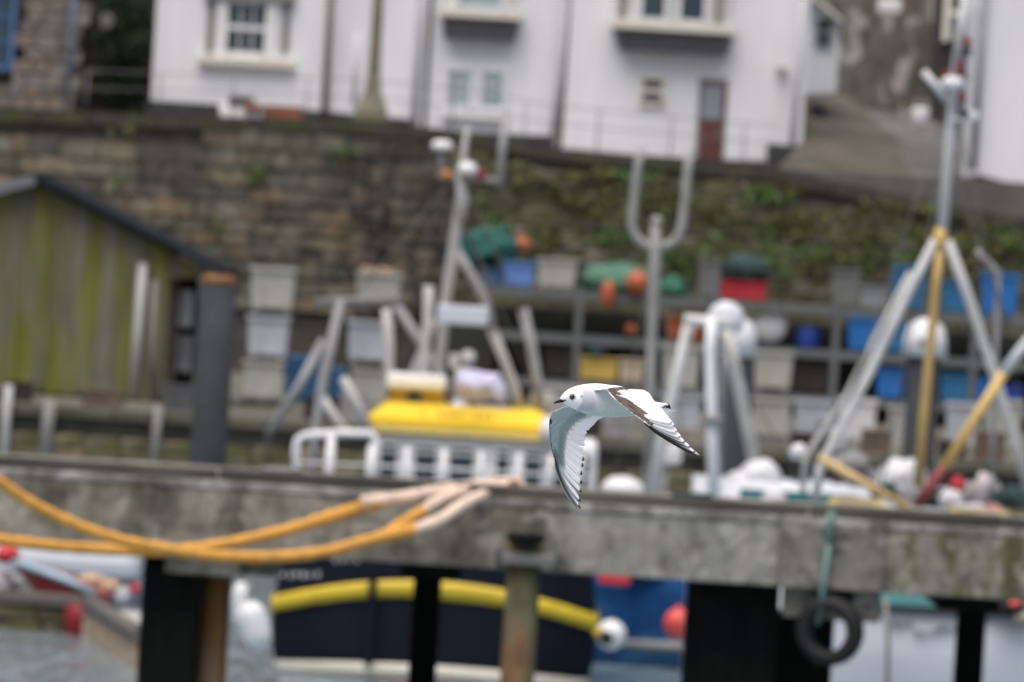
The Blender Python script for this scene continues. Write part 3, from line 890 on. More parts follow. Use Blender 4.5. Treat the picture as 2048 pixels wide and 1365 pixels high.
# ================================================================== BINS, RACKS, NETS
def bin_at(x0, y0, x1, y1, Y, mat, label, lid=False, taper=.9, z0=None, group=None, name="fish_bin", foot=True):
    """insulated tub: hollow tapered shell, rim, two runners"""
    w, h = U(x1 - x0, Y), U(y1 - y0, Y)
    c = W((x0 + x1) / 2, y1, Y)
    z = c.z if z0 is None else z0
    d = w * .85
    c = Vector((c.x, Y + d / 2, z))
    t = thing(name, label, "bin", c, group)
    m_ = MB()
    fz = .08 * h if foot else 0
    th = .05 * w
    hb = .5
    vs = []
    for (k, zz, inn) in ((taper, fz, 0), (1, h * .93, 0), (1, h * .93, th), (taper, fz + .06, th)):
        for sx, sy in ((-1, -1), (1, -1), (1, 1), (-1, 1)):
            vs.append(c + Vector((sx * (w / 2 * k - inn), sy * (d / 2 * k - inn), zz)))
    fs = [(3, 2, 1, 0)]
    for i in range(3):
        for j in range(4):
            fs.append((i * 4 + j, i * 4 + (j + 1) % 4, i * 4 + 4 + (j + 1) % 4, i * 4 + 4 + j))
    fs.append((12, 13, 14, 15))
    m_.add(vs, fs)
    for sx in (-.28, .28):                       # moulded ribs
        m_.box(c + Vector((sx * w, -d / 2 * (1 + taper) / 2 - .005, h * .48)), (w * .08, .04, h * .75))
    part("tub", m_, mat, t)
    m_ = MB()
    m_.box(c + Vector((0, -d / 2 - .01, h * .955)), (w * 1.03, .06, h * .09)); m_.box(c + Vector((0, d / 2 + .01, h * .955)), (w * 1.03, .06, h * .09))
    m_.box(c + Vector((-w / 2 - .005, 0, h * .955)), (.05, d - .05, h * .09)); m_.box(c + Vector((w / 2 + .005, 0, h * .955)), (.05, d - .05, h * .09))
    part("rim", m_, mat, t)
    if foot:
        for sx in (-.33, .33):
            m_ = MB(); m_.box(c + Vector((sx * w, 0, fz / 2)), (w * .16, d * taper * .96, fz - .004)); part("runner", m_, mat, t)
    if lid:
        m_ = MB(); m_.bev(c + Vector((0, 0, h * 1.03)), (w * 1.04, d * 1.04, h * .055), .02); part("lid", m_, mat, t)
    return t, z + h

# left stack of three, middle stack of three
BY = 202.0
m_ = MB(); pbox(m_, 478, 800, 566, 812, BY, .8)
for k in range(0): pass
single("pallet", m_, dark_crate, "dark pallet under the left stack of white bins", "pallet", None)
bin_at(484, 722, 562, 799, BY, off_white, "bottom bin of the left stack of three pale bins, on the dark pallet", group="pale fish bins")
bin_at(492, 632, 574, 716, BY, pale_blue_white, "middle bluish bin of the left stack of three pale bins", group="pale fish bins")
bin_at(498, 534, 586, 624, BY, off_white, "top cream bin of the left stack of three pale bins, right of the rusty-capped pile", group="pale fish bins")
# marks on the cream bin
BM = 212.0
bin_at(700, 738, 786, 812, BM, off_white, "bottom bin of the stack behind the grey gantry, below the bluish one", group="pale fish bins")
bin_at(692, 642, 782, 726, BM, pale_blue_white, "bluish bin seen through the grey gantry, middle of its stack", group="pale fish bins")
bin_at(710, 546, 798, 618, BM, off_white, "top bin of the stack behind the gantry, standing above the gantry bar", group="pale fish bins")
m_ = MB(); pbox(m_, 722, 536, 790, 548, BM, .7, 1, .03); single("net_bundle", m_, net_tan, "flat tan net bundle lying in the bin above the gantry bar", "net")
m_ = MB(); pbox(m_, 570, 712, 640, 806, 204, .8, .95, .05); single("blue_drum", m_, blue_dark, "dark blue tarp-covered tub beside the left bin stack, behind the grey strut", "tub")
m_ = MB(); pbox(m_, 640, 735, 690, 812, 205, .8, .95, .05); single("blue_drum", m_, blue_dark, "smaller dark blue tub between the strut and the gantry leg", "tub")

# rack: posts, three shelves
RY = 234.0
def zsh(px, py): return W(px, py, RY).z
z1, z2, z3 = zsh(1500, 603), zsh(1500, 691), zsh(1560, 786)
rxa, rxb = xcol(958, 620, RY), xcol(2330, 660, RY)
rk = thing("storage_rack", "long grey steel rack with three shelves of bins and nets, against the overgrown wall", "rack", ((rxa + rxb) / 2, RY, QZ))
for z in (z1, z2, z3):
    for dy in (0, 1.1):
        m_ = MB(); m_.box(((rxa + rxb) / 2, RY + dy + .06, z - .1), (rxb - rxa, .1, .17)); part("beam", m_, rack_steel, rk)
    for i in range(5):
        m_ = MB(); m_.box(((rxa + rxb) / 2, RY + .2 + i * .19, z - .025), (rxb - rxa - .1, .15, .045)); part("shelf_plank", m_, rack_steel, rk)
for px in (962, 1155, 1430, 1672, 1950, 2110, 2325):
    x = xcol(px, 680, RY)
    for dy in (-.0, 1.16):
        m_ = MB(); m_.box((x, RY + dy + .06, (QZ + z1) / 2 + .05), (.14, .13, z1 - QZ + .1)); part("post", m_, rack_steel, rk)
# dark sheeting behind the lower shelves
m_ = MB(); m_.box(((rxa + rxb) / 2, RY + 1.55, (QZ + z1 - .4) / 2), (rxb - rxa, .06, z1 - .4 - QZ)); part("back_sheet", m_, M("dark_sheeting", (.022, .026, .022), .9, .4, 2), rk)

sr = random.Random(3)
def shelf_bin(x0, x1, y0, y1, z, mat, label, **k):
    return bin_at(x0, y0, x1, y1, RY + .05, mat, label, z0=z + .004, group=k.pop("group", "bins on the rack"), **k)
# top shelf
shelf_bin(1006, 1068, 510, 560, z1, periwinkle, "soft blue bin on the top shelf left of the pale bin")
shelf_bin(962, 1004, 528, 562, z1, M("slate_blue_plastic", (.06, .12, .26), .5, .1), "slate blue tub under the green net heap, left end of the rack")
shelf_bin(1074, 1152, 500, 562, z1, off_white, "pale cream bin on the top shelf beside the soft blue one")
shelf_bin(1396, 1440, 510, 590, z1, grey_plastic, "grey bin on the top shelf just left of the red tub", )
shelf_bin(1440, 1532, 562, 600, z1, red_cloth, "red tub heaped with green net on the top shelf", taper=.95)
shelf_bin(1664, 1718, 528, 604, z1, grey_plastic, "tall grey bin on the top shelf, left of the mast legs")
shelf_bin(1720, 1778, 560, 606, z1, M("pale_grey_plastic", (.27, .29, .30), .6, .1), "pale grey low bin on the top shelf, right of the tall grey bin")
shelf_bin(1782, 1850, 522, 612, z1, blue_teal, "tall dark blue bin behind the mast's left leg, on the top shelf")
shelf_bin(1882, 1936, 548, 614, z1, blue_teal, "dark blue bin between the yellow pole and the right leg, on the top shelf")
shelf_bin(1962, 2034, 536, 622, z1, blue_plastic, "bright blue bin on the top shelf, nearest the right edge")
m_ = MB(); m_.blob(W(980, 498, RY + .5), (.55, .4, .42), 11, .55); m_.blob(W(940, 520, RY + .5), (.25, .3, .25), 12, .5); m_.blob(W(1010, 515, RY + .4), (.25, .3, .42), 13, .5)
single("net_heap", m_, net_green, "dark green net heap over the left end of the rack", "net", "net heaps")
m_ = MB(); m_.blob(Vector((xcol(1250, 545, RY), RY + .5, z1 + .14)), (1.0, .45, .42), 21, .5, flat=.3); single("net_heap", m_, net_pale, "pale green net mound in the middle of the top shelf", "net", "net heaps")
m_ = MB(); m_.blob(Vector((xcol(1345, 560, RY), RY + .5, z1 + .1)), (.38, .4, .26), 22, .5, flat=.35); single("net_heap", m_, M("mid_green_net", (.03, .12, .08), .95, .4, 9, bump=.9), "small green net heap right of the forked mast", "net", "net heaps")
m_ = MB(); m_.blob(W(1492, 540, RY + .4), (.5, .38, .33), 23, .2); single("net_heap", m_, net_dark, "dark green net heaped in the red tub", "net", "net heaps")
def buoy(px, py, Y, r, mat, label, group=None, squash=1.0):
    c = W(px, py, Y)
    t = thing("buoy", label, "buoy", c - Vector((0, 0, r * squash)), group)
    m_ = MB(); m_.lathe(c, [(r * math.sin(a), r * squash * -math.cos(a)) for a in [math.pi * (i + .15) / 12.3 for i in range(13)]], 20)
    part("float", m_, mat, t)
    m_ = MB(); m_.lathe(c + Vector((0, 0, r * squash * .93)), [(r * .22, 0), (r * .22, r * .22), (r * .12, r * .28)], 12); part("eye_boss", m_, mat, t)
    return t
buoy(1045, 490, RY + .5, .17, orange_plastic, "small orange buoy sitting on the pale bin end of the rack", "orange buoys on the rack")
buoy(1275, 566, RY - .2, .24, orange_plastic, "big orange buoy hung beside the forked mast, at the top shelf", "orange buoys on the rack")
buoy(1216, 590, RY - .2, .15, orange_plastic, "long orange buoy hung below the pale green net mound", "orange buoys on the rack", 2.0)
buoy(1262, 660, RY + .1, .13, orange_rust, "small rusty orange buoy at the second shelf, left of the forked mast", "orange buoys on the rack")
# second shelf
m_ = MB(); c = Vector((xcol(1540, 660, RY), RY + .1, z2)); m_.lathe(c + Vector((0, .2, .42)), [(.05, -.14), (.3, -.12), (.36, 0), (.3, .12), (.05, .14)], 24, True, 'Y')
o = single("round_float", m_, white_plastic, "big white round float leaning on the second shelf, right of the white pile cap", "float")
shelf_bin(1330, 1404, 640, 688, z2, orange_rust, "rusty orange crate on the second shelf behind the white A-frame")
m_ = MB(); m_.lathe(Vector((xcol(1617, 680, RY), RY + .45, z2 + .004)), [(.2, 0), (.24, .05), (.25, .3), (.22, .42), (.16, .45)], 18); single("blue_keg", m_, blue_deep, "round violet-blue keg on the second shelf", "keg")
shelf_bin(1694, 1762, 634, 704, z2, blue_plastic, "bright blue bin on the second shelf behind the mast's left legs")
shelf_bin(1764, 1812, 640, 706, z2, blue_teal, "dull blue bin on the second shelf, next to the bright one")
# third shelf
shelf_bin(1158, 1234, 704, 752, z3, yellow_plastic, "yellow bin with green net hanging in, third shelf", taper=.95)
m_ = MB(); m_.blob(W(1190, 705, RY + .3), (.3, .35, .16), 31, .25); single("net_heap", m_, net_dark, "small dark net draped on the yellow bin", "net", "net heaps")
shelf_bin(1238, 1286, 702, 752, z3, M("cream_plastic", (.55, .46, .33), .6, .1), "cream bin beside the yellow bin, third shelf")
shelf_bin(1584, 1662, 726, 784, z3, dark_crate, "black crate on the third shelf right of the pale bins")
shelf_bin(1086, 1150, 690, 750, z3, dark_crate, "black crate on the third shelf left of the yellow bin")
shelf_bin(1752, 1806, 740, 800, z3, blue_plastic, "bright blue bin on the third shelf left of the right-hand pile")
shelf_bin(1880, 1942, 738, 796, z3, blue_teal, "teal blue bin on the third shelf just right of the pile")
shelf_bin(1950, 1996, 752, 806, z3, blue_plastic, "bright blue bin on the third shelf, crossed by the mast's right leg")
shelf_bin(2000, 2046, 768, 812, z3, blue_deep, "deep blue bin on the third shelf by the right edge")
# quay level in front of the rack
LY = 214.0
for x0, x1, y0, y1, mat, txt in [(1506, 1582, 702, 782, off_white, "pale bin right of the white-capped pile, upper of two"),
                                (1502, 1578, 796, 884, off_white, "greyish bin right of the white-capped pile, lower of two"),
                                (1586, 1660, 800, 888, pale_blue_white, "bluish white tub on the quay left of the mast's left foot"),
                                (1676, 1748, 798, 893, white_plastic, "white tub on the quay behind the mast's left foot"),
                                (1774, 1806, 812, 898, steel_pale, "narrow grey-white tub tucked left of the right-hand pile"),
                                (1890, 1958, 806, 900, pale_blue_white, "bluish white tub on the quay right of the right-hand pile"),
                                (1964, 2040, 800, 905, off_white, "grimy pale tub on the quay near the right edge"),
                                (1322, 1396, 690, 780, off_white, "grimy pale bin behind the white A-frame, upper of two"),
                                (1318, 1398, 790, 880, pale_blue_white, "bluish bin behind the white A-frame, lower of two"),
                                (1180, 1262, 800, 872, pale_blue_white, "bluish low bin behind the gull, left of the forked mast"),
                                (1080, 1160, 770, 860, steel_pale, "pale grey tub right of the leaning grey post, near the yellow roof")]:
    bin_at(x0, y0, x1, y1, LY, mat, txt, group="bins along the quay")

# ================================================================== MOORING PILES BEYOND THE PIER
def mooring_pile(x0, x1, ytop, Y, mat, label):
    xm = (x0 + x1) / 2
    tp = W(xm + (682 - ytop) * 0.0, ytop, Y)
    t = thing("mooring_pile", label, "pile", (tp.x, tp.y, -1.5), "mooring piles beyond the pier")
    r = U(x1 - x0, Y) / 2
    m_ = MB(); m_.lathe((tp.x, tp.y, 0), [(r, -1.5), (r, tp.z * .5), (r, tp.z - .02), (r * .92, tp.z)], 24)
    part("sleeve", m_, mat, t)
    return t, tp, r
t, tp, r = mooring_pile(400, 474, 572, 166, pile_grey, "tall dark grey mooring pile with a rusty orange top, right of the shed")
m_ = MB(); m_.lathe(tp, [(r * .93, 0), (r * .95, .10), (r * .80, .15), (r * .3, .16)], 20); part("cap", m_, rust, t)
t, tp, r = mooring_pile(1442, 1508, 706, 172, pile_grey, "dark grey mooring pile with a white conical cap, behind the white A-frame")
m_ = MB(); m_.lathe(tp, [(r * 1.12, -.06), (r * 1.12, .27), (r * .8, .46), (r * .2, .54)], 20); part("cap", m_, white_plastic, t)
t, tp, r = mooring_pile(1816, 1882, 706, 172, pile_grey, "dark grey mooring pile with a broad white cap, behind the yellow pole")
m_ = MB(); m_.lathe(tp, [(r * 1.36, -.06), (r * 1.3, .2), (r * 1.05, .42), (r * .3, .52)], 20)
part("cap", m_, white_plastic, t)
m_ = MB(); m_.bev(tp + Vector((-.02, -r * 1.25, .17)), (.22, .1, .1), .02); part("cleat", m_, steel_grey, t)

# ================================================================== TRAWLER (navy hull, yellow roof)
TY = 151.0
tr = thing("trawler", "navy trawler with yellow stripe round its stern and yellow cabin roof, behind the pier", "boat", W(865, 1354, TY + 6))
zt = lambda px, py: W(px, py, TY).z
xw0, xw1 = xcol(540, 1235, TY), xcol(1196, 1255, TY)
xc, hw = (xw0 + xw1) / 2, (xw1 - xw0) / 2
sect = [(-.35, .72), (0, .95), (.35, .985), (.75, 1.0), (1.1, .985), (1.45, .96), (1.75, .945), (1.95, .93)]
def hull_ring(k, y, lift=0.0, grow=0.0, zs=None, bow=0.45):
    pts = []
    for z, w in (zs or sect):
        pts.append((z + lift, w * k * hw + grow))
    return pts
def hull_mesh(z0, z1, grow, nseg=9, sheer=0.0):
    """skin of the hull between two heights: a rounded stern toward the viewer, bow away"""
    m2 = MB(); N = 28
    plan = []
    for i in range(N + 1):                        # stern arc left to right
        a = -1 + 2 * i / N
        plan.append((a, -.95 * (1 - abs(a) ** 3.2)))
    for i in range(1, 9):                         # right side to the bow
        f = i / 8
        plan.append(((1 - f ** 2.4) * 1.0, 12.5 * f))
    for i in range(1, 8):
        f = 1 - i / 8
        plan.append((-(1 - f ** 2.4) * 1.0, 12.5 * f))
    vs = []; P = len(plan)
    def wz(z):
        for (za, wa_), (zb, wb_) in zip(sect, sect[1:]):
            if za <= z <= zb:
                return wa_ + (wb_ - wa_) * (z - za) / (zb - za)
        return sect[-1][1]
    for j in range(nseg + 1):
        for a, y in plan:
            arch = sheer * (1 - abs(a) ** 2) if y <= .01 else sheer * .0 + .10 * y * .2
            z = z0 + (z1 - z0) * j / nseg + arch
            k = wz(min(max(z0 + (z1 - z0) * j / nseg, -.35), 1.95)) * hw + grow
            vs.append((xc + a * k, TY + .95 + y * (1 + grow * .02) - (grow if y < .5 else 0), z))
    fs = []
    for j in range(nseg):
        for i in range(P):
            fs.append((j * P + i, j * P + (i + 1) % P, (j + 1) * P + (i + 1) % P, (j + 1) * P + i))
    fs += [tuple(reversed(range(P))), tuple(range(nseg * P, nseg * P + P))]
    return m2.add(vs, fs, True)
part("hull", hull_mesh(-.35, 1.76, 0, 9, .12), hull_navy, tr)
part("boot_stripe", hull_mesh(-.06, .15, .012, 1, .10), boot_white, tr)
part("antifouling_band", hull_mesh(-.3, -.065, .014, 1, .08), hull_red, tr)
part("rubbing_strake", hull_mesh(.79, 1.0, .035, 2, .37), stripe_yellow, tr)
part("gunwale", hull_mesh(1.74, 1.83, .05, 1, .12), M("dark_grey_gunwale", (.05, .055, .06), .6, .2), tr)
for px in (740, 743):
    pass
m_ = MB(); pbox(m_, 733, 1150, 748, 1330, TY - .08, .1); part("rudder_post", m_, hull_navy, tr)
# unreadable white lettering on the stern, high up and half hidden by the pier
m_ = MB(); lr = random.Random(9)
for (x0, x1, y) in ((562, 636, 1152), (668, 722, 1122)):
    x = x0
    while x < x1:
        w = lr.uniform(5, 10)
        pbox(m_, x, y - lr.uniform(5, 9), x + w, y + lr.uniform(1, 5), TY + .1 if x < 600 else TY - .05, .03); x += w + lr.uniform(5, 9)
part("lettering", m_, steel_pale, tr)["kind"] = "stuff"
# cabin
DZ = 1.86
cz = zt(920, 880)
CY = TY + 2.76
cxa, cxb = xcol(738, 930, CY), xcol(1192, 960, CY)
def wxz(px, py, Y): p = W(px, py, Y); return p.x, p.z
m_ = MB(); m_.bev(((cxa + cxb) / 2, CY + 2.0, (DZ + cz) / 2), (cxb - cxa, 4.0, cz - DZ), .06); cab = part("cabin", m_, white_paint, tr)
for px, hw_ in ((776, 16), (850, 21), (922, 23), (1004, 12), (1064, 16), (1125, 16), (1166, 10)):
    fy = CY
    m_ = MB(); pbox(m_, px - hw_ - 4, 884 + (px - 776) * .05, px + hw_ + 4, 974 + (px - 776) * .05, fy - .04, .05); wf = part("window_frame", m_, white_paint, tr)
    m_ = MB(); pbox(m_, px - hw_, 890 + (px - 776) * .05, px + hw_, 968 + (px - 776) * .05, fy - .06, .03); part("pane", m_, M("boat_glass", (.04, .055, .07), .1, .3, 1.5, bump=0), wf)
# yellow roof: sloped sides, flat crown
rz0, rz1 = zt(915, 878), zt(920, 822)
a0, a1 = xcol(730, 880, TY + 2.8), xcol(1112, 890, TY + 2.8)
b0, b1 = xcol(772, 822, TY + 3.2), xcol(1080, 830, TY + 3.2)
m_ = MB()
ya, yb = TY + 2.7, TY + 7.2
vs = [(a0, ya, rz0), (a1, ya, rz0), (a1, yb, rz0), (a0, yb, rz0),
      (a0 + .02, ya - .02, rz0 + .17), (a1 - .02, ya - .02, rz0 + .17), (a1 - .02, yb, rz0 + .17), (a0 + .02, yb, rz0 + .17),
      (b0, ya + .35, rz1), (b1, ya + .35, rz1), (b1, yb - .3, rz1), (b0, yb - .3, rz1)]
m_.add(vs, [(3, 2, 1, 0), (0, 1, 5, 4), (1, 2, 6, 5), (2, 3, 7, 6), (3, 0, 4, 7), (4, 5, 9, 8), (5, 6, 10, 9), (6, 7, 11, 10), (7, 4, 8, 11), (8, 9, 10, 11)])
part("cabin_roof", m_, yellow_paint, tr)
m_ = MB(); m_.box(((a0 + a1) / 2, ya - .035, rz0 + .04), (a1 - a0 + .05, .05, .10)); part("roof_edge", m_, M("pale_yellow_paint", (.76, .60, .18), .5, .1), tr)
# faint unreadable red lettering along the roof front
m_ = MB(); x = a0 + .75
while x < a1 - .9:
    w = lr.uniform(.035, .07)
    h_ = lr.uniform(.05, .085)
    f = (rz0 + .25 - (rz0 + .17)) / (rz1 - rz0 - .17)
    m_.box((x, ya + .37 * f - .02, rz0 + .26), (w, .03, h_)); x += w + lr.uniform(.02, .06)
    if lr.random() < .14: x += .16
part("lettering", m_, M("faded_red_lettering", (.50, .22, .06), .6, .1), tr)["kind"] = "stuff"
# small yellow wheelhouse with white roof
m_ = MB(); pbox(m_, 782, 776, 884, 826, TY + 4.2, 1.3); wh = part("wheelhouse", m_, ochre_paint, tr)
m_ = MB(); pbox(m_, 774, 750, 892, 779, TY + 4.05, 1.6, 1, .05); part("wheelhouse_roof", m_, white_paint, tr)
m_ = MB(); pbox(m_, 815, 784, 842, 815, TY + 4.17, .03); part("pane", m_, glass_dark, wh)
# stern rail with rounded left end, and rails in front of the windows
m_ = MB(); rl = TY + 1.6
m_.tube([W(596, 985, rl), W(592, 900, rl), W(596, 880, rl), W(612, 871, rl), W(680, 867, rl), W(742, 868, rl), W(752, 880, rl), W(752, 1000, rl)], .055, 10)
part("rail_hoop", m_, white_paint, tr)
for px in (660, 742, 812, 886, 960, 1036, 1100, 1160):
    m_ = MB(); ptube(m_, [(px + 3, 872 + (px - 660) * .055 + (14 if px > 700 else 0)), (px - 4, 1000)], rl, .062 if px < 750 else .034); part("rail_post", m_, white_paint, tr)
for y in (925, 960):
    m_ = MB(); ptube(m_, [(596, y), (900, y + 14), (1186, y + 30)], rl - .02, .018); part("rail_bar", m_, white_paint, tr)
m_ = MB(); ptube(m_, [(742, 902), (960, 912), (1190, 926)], rl, .022); part("rail_bar", m_, steel_pale, tr)
# gantry
GY = TY + 2.3
def gbar(pts, r, mat=steel_grey, name="gantry_bar", Y=GY):
    if Y == GY and min(p[0] for p in pts) > 745: Y = TY + 4.7
    m2 = MB(); ptube(m2, pts, Y, [k * .86 for k in r] if isinstance(r, list) else r * .82, 12); return part(name, m2, mat, tr)
gbar([(630, 606), (720, 602), (808, 604)], .075, M("mid_grey_steel", (.17, .17, .17), .6, .15), "gantry_beam")
gbar([(682, 600), (648, 750), (632, 860), (618, 1000)], .085)
gbar([(648, 680), (600, 770), (536, 868)], .075)
gbar([(536, 868), (534, 1010)], .05, dark_crate, "strut_foot")
gbar([(786, 602), (838, 680), (893, 765), (905, 830)], .08)
gbar([(772, 618), (779, 690), (776, 765), (768, 850)], .085, steel_pale)
gbar([(685, 755), (715, 810), (742, 870)], .08, steel_pale)
gbar([(640, 790), (680, 850), (700, 872)], .08, steel_pale)
gbar([(868, 640), (846, 700), (824, 752), (800, 835)], .075)
gbar([(982, 655), (1010, 725), (1030, 780), (1046, 832)], .085, M("warm_grey_paint", (.42, .40, .37), .6, .1))
gbar([(1046, 618), (1062, 690), (1076, 770), (1080, 840)], .09, steel_grey)
gbar([(858, 572), (856, 640), (850, 690), (846, 830)], .09, steel_pale)
# main mast and gear
MY = TY + 4.6
gbar([(935, 250), (925, 330), (918, 420), (905, 520), (890, 610), (872, 830)], [.04, .055, .08, .10, .09, .08], M("mast_grey", (.36, .36, .355), .6, .12), "mast", MY)
gbar([(912, 500), (940, 545), (970, 600), (985, 650)], .08, steel_grey, "mast_leg", MY)
gbar([(920, 345), (925, 400), (922, 440)], [.07, .10, .07], M("mast_grey2", (.40, .40, .40), .6, .1), "mast_head", MY - .05)
m_ = MB(); ptube(m_, [(876, 352), (960, 358), (1000, 362)], MY, .04); part("crosstree", m_, steel_grey, tr)
m_ = MB(); ptube(m_, [(1012, 240), (1004, 300), (998, 372)], MY, .055); part("aerial", m_, M("pale_aerial", (.30, .30, .30), .5, .1), tr)
m_ = MB(); ptube(m_, [(884, 352), (882, 295)], MY, .04); part("radar_arm", m_, steel_grey, tr)
m_ = MB(); m_.lathe(W(884, 300, MY), [(.12, 0), (.15, .03), (.15, .07), (.11, .12), (.04, .13)], 18); part("radar_dome", m_, white_plastic, tr)
m_ = MB(); m_.lathe(W(934, 350, MY - .15), [(.08, 0), (.13, .03), (.14, .09), (.10, .16), (.03, .18)], 18); part("radar_dome", m_, white_plastic, tr)
m_ = MB(); m_.lathe(W(892, 358, MY - .1), [(.05, 0), (.07, .03), (.07, .1), (.04, .12)], 12); part("lamp", m_, M("orange_lamp_housing", (.5, .2, .05), .5, .1), tr)
m_ = MB(); m_.lathe(W(962, 358, MY - .1), [(.05, 0), (.07, .03), (.07, .1), (.04, .12)], 12); part("lamp", m_, red_dark, tr)
m_ = MB(); pbox(m_, 874, 612, 976, 650, TY + 2.2, .55, 1, .03); part("liferaft_box", m_, hull_white, tr, "white raft box under the mast")
m_ = MB(); pbox(m_, 880, 652, 985, 740, TY + 5.4, .06); part("wheel_shelter", m_, M("dark_shelter", (.03, .034, .032), .8, .3), tr)
# bundles on the cabin top
m_ = MB(); m_.blob(W(966, 780, TY + 4.2), (.30, .3, .22), 41, .5); m_.blob(W(940, 768, TY + 4.3), (.2, .2, .2), 42, .25)
m_.blob(W(930, 815, TY + 4.3), (.22, .25, .14), 43, .2)
single("canvas_bundle", m_, lilac_cloth, "lilac canvas bundle on the yellow cabin roof beside the wheelhouse", "bundle")
m_ = MB(); m_.lathe(W(936, 716, TY + 4.6), [(.05, -.1), (.10, -.08), (.11, 0), (.10, .08), (.05, .1)], 14, True, 'Y'); m_.bev(W(908, 722, TY + 4.6), (.13, .1, .2), .02); m_.tube([W(925, 735, TY + 4.6), W(920, 826, TY + 4.6)], .1)
single("searchlight", m_, steel_pale, "pale round lamp on a stalk above the lilac bundle", "lamp")
m_ = MB(); m_.blob(W(1000, 800, TY + 4.4), (.2, .2, .2), 46, .2); m_.blob(W(985, 822, TY + 4.0), (.3, .2, .09), 47, .2)
single("coil_heap", m_, M("greyish_gear", (.16, .17, .21), .8, .3, 6, bump=.5), "dark grey gear heap right of the lilac bundle on the cabin roof", "gear")
m_ = MB(); pbox(m_, 1060, 785, 1108, 812, TY + 5.6, .5, 1, .05); pbox(m_, 1062, 812, 1106, 842, TY + 5.7, .4)
single("vent_box", m_, steel_pale, "pale vent box on the cabin roof's right end", "box")
m_ = MB(); m_.blob(W(1098, 862, TY + 2.4), (.13, .2, .2), 48, .1); single("fender", m_, white_plastic, "white fender lashed at the right end of the yellow roof", "fender")

# fenders of the trawler
def fender(px0, py0, px1, py1, Y, r, mat, label, group=None):
    a, c = W(px0, py0, Y), W(px1, py1, Y)
    t = thing("fender", label, "fender", c, group)
    pts, rs = [], []
    for i in range(11):
        f = i / 10
        pts.append(a.lerp(c, f)); rs.append(r * (max(.12, 1 - abs(2 * f - 1) ** 4)) ** .5)
    m2 = MB(); m2.tube(pts, rs, 14); part("body", m2, mat, t)
    m2 = MB(); m2.tube([a + Vector((0, 0, .45)), a], .02, 6); part("rope", m2, taupe, t)
    return t
fender(482, 1165, 486, 1262, TY - 1.3, .13, white_plastic, "upright white sausage fender left of the navy stern", "white fenders by the stern")
fender(496, 1205, 522, 1298, TY - 1.6, .20, white_plastic, "fat tilted white fender against the navy stern's left corner", "white fenders by the stern")
bu = thing("buoy", "white buoy with a black and yellow end at the right corner of the navy stern", "buoy", W(1218, 1298, TY - .6))
c = W(1222, 1270, TY - .6)
m_ = MB(); m_.lathe(c, [(.2 * math.sin(a), -.2 * math.cos(a)) for a in [math.pi * (i + .15) / 10.3 for i in range(11)]], 18); part("float", m_, white_plastic, bu)
m_ = MB(); m_.lathe(c + Vector((-.06, -.17, -.04)), [(.02, -.07), (.085, -.05), (.10, 0), (.085, .06)], 16, True, 'Y'); part("end_cap", m_, black_rubber, bu)
m_ = MB(); m_.lathe(c + Vector((-.16, -.1, .02)), [(.02, -.07), (.07, -.05), (.08, 0), (.06, .06)], 14, True, 'Y'); part("end_ring", m_, ochre_paint, bu)

# ================================================================== BOAT HULL HELPER
def side_hull(root, x0, x1, yc, half, z0, z1, mat, bow=-1, name="hull", sheer=.25, dark=None):
    """boat lying along X: raked bow at one end, transom at the other"""
    m2 = MB(); N = 16
    rings = []
    for i in range(N + 1):
        f = i / N
        fb = 1 - f if bow < 0 else f                # 1 at the bow
        x = x0 + (x1 - x0) * f
        k = 1 - max(0, (fb - .45) / .55) ** 2.2 * .985
        top = z1 + sheer * fb ** 2
        ring = []
        for zz, w in ((z0, .55), (z0 + .35 * (z1 - z0), .86), (z0 + .7 * (z1 - z0), .97), (top, 1.0)):
            xs = x + (bow * .35 * (zz - z0) * fb ** 3 * (1 if bow > 0 else 1))
            ring.append((xs, w, k, zz))
        rings.append(ring)
    vs = []
    for ring in rings:
        for xs, w, k, zz in ring:
            vs.append((xs, yc - half * w * k, zz))
        for xs, w, k, zz in reversed(ring):
            vs.append((xs, yc + half * w * k, zz))
    fs = []
    for i in range(N):
        for j in range(7):
            a = i * 8 + j
            fs.append((a, a + 8, a + 9, a + 1))
        fs.append((i * 8 + 7, i * 8 + 15, i * 8 + 8, i * 8))
    fs += [tuple(range(8)), tuple(reversed(range(N * 8, N * 8 + 8)))]
    m2.add(vs, fs, True)
    return part(name, m2, mat, root)

# blue boat with forked mast
BYY = 161.0
bb = thing("fishing_boat", "blue fishing boat with faded letters and forked grey mast, beside the navy stern", "boat", W(1300, 1380, BYY))
bz1 = W(1300, 1150, BYY).z
bx0, bx1 = xcol(1206, 1250, BYY), xcol(1206, 1250, BYY) + 6.0
side_hull(bb, bx0, bx1, BYY + 1.3, 1.3, -.3, bz1 + .25, hull_blue, -1, sheer=.1)
zs_ = W(1300, 1294, BYY).z
m_ = MB(); m_.tube([(bx0 + (bx1 - bx0) * f_, BYY + 1.3 - 1.3 * .90 * (1 - max(0, ((1 - f_) - .45) / .55) ** 2.2 * .985) - .04, zs_) for f_ in (.03, .08, .14, .2, .28, .36, .45, .55, .7, .9)], .07, 8); part("rubbing_strake", m_, steel_grey, bb)
m_ = MB(); x = bx0 + .55
for i in range(8):
    hh = lr.uniform(.16, .24)
    f_ = (x - bx0) / (bx1 - bx0); yl = BYY + 1.3 - 1.3 * .985 * (1 - max(0, ((1 - f_) - .45) / .55) ** 2.2 * .985); m_.box((x, yl - .01, bz1 - .26 + lr.uniform(-.03, .03)), (.05, .06, hh), 0); m_.box((x + .05, yl - .01, bz1 - .26 + lr.uniform(-.09, .09)), (.08, .055, .045)); x += lr.uniform(.1, .15)
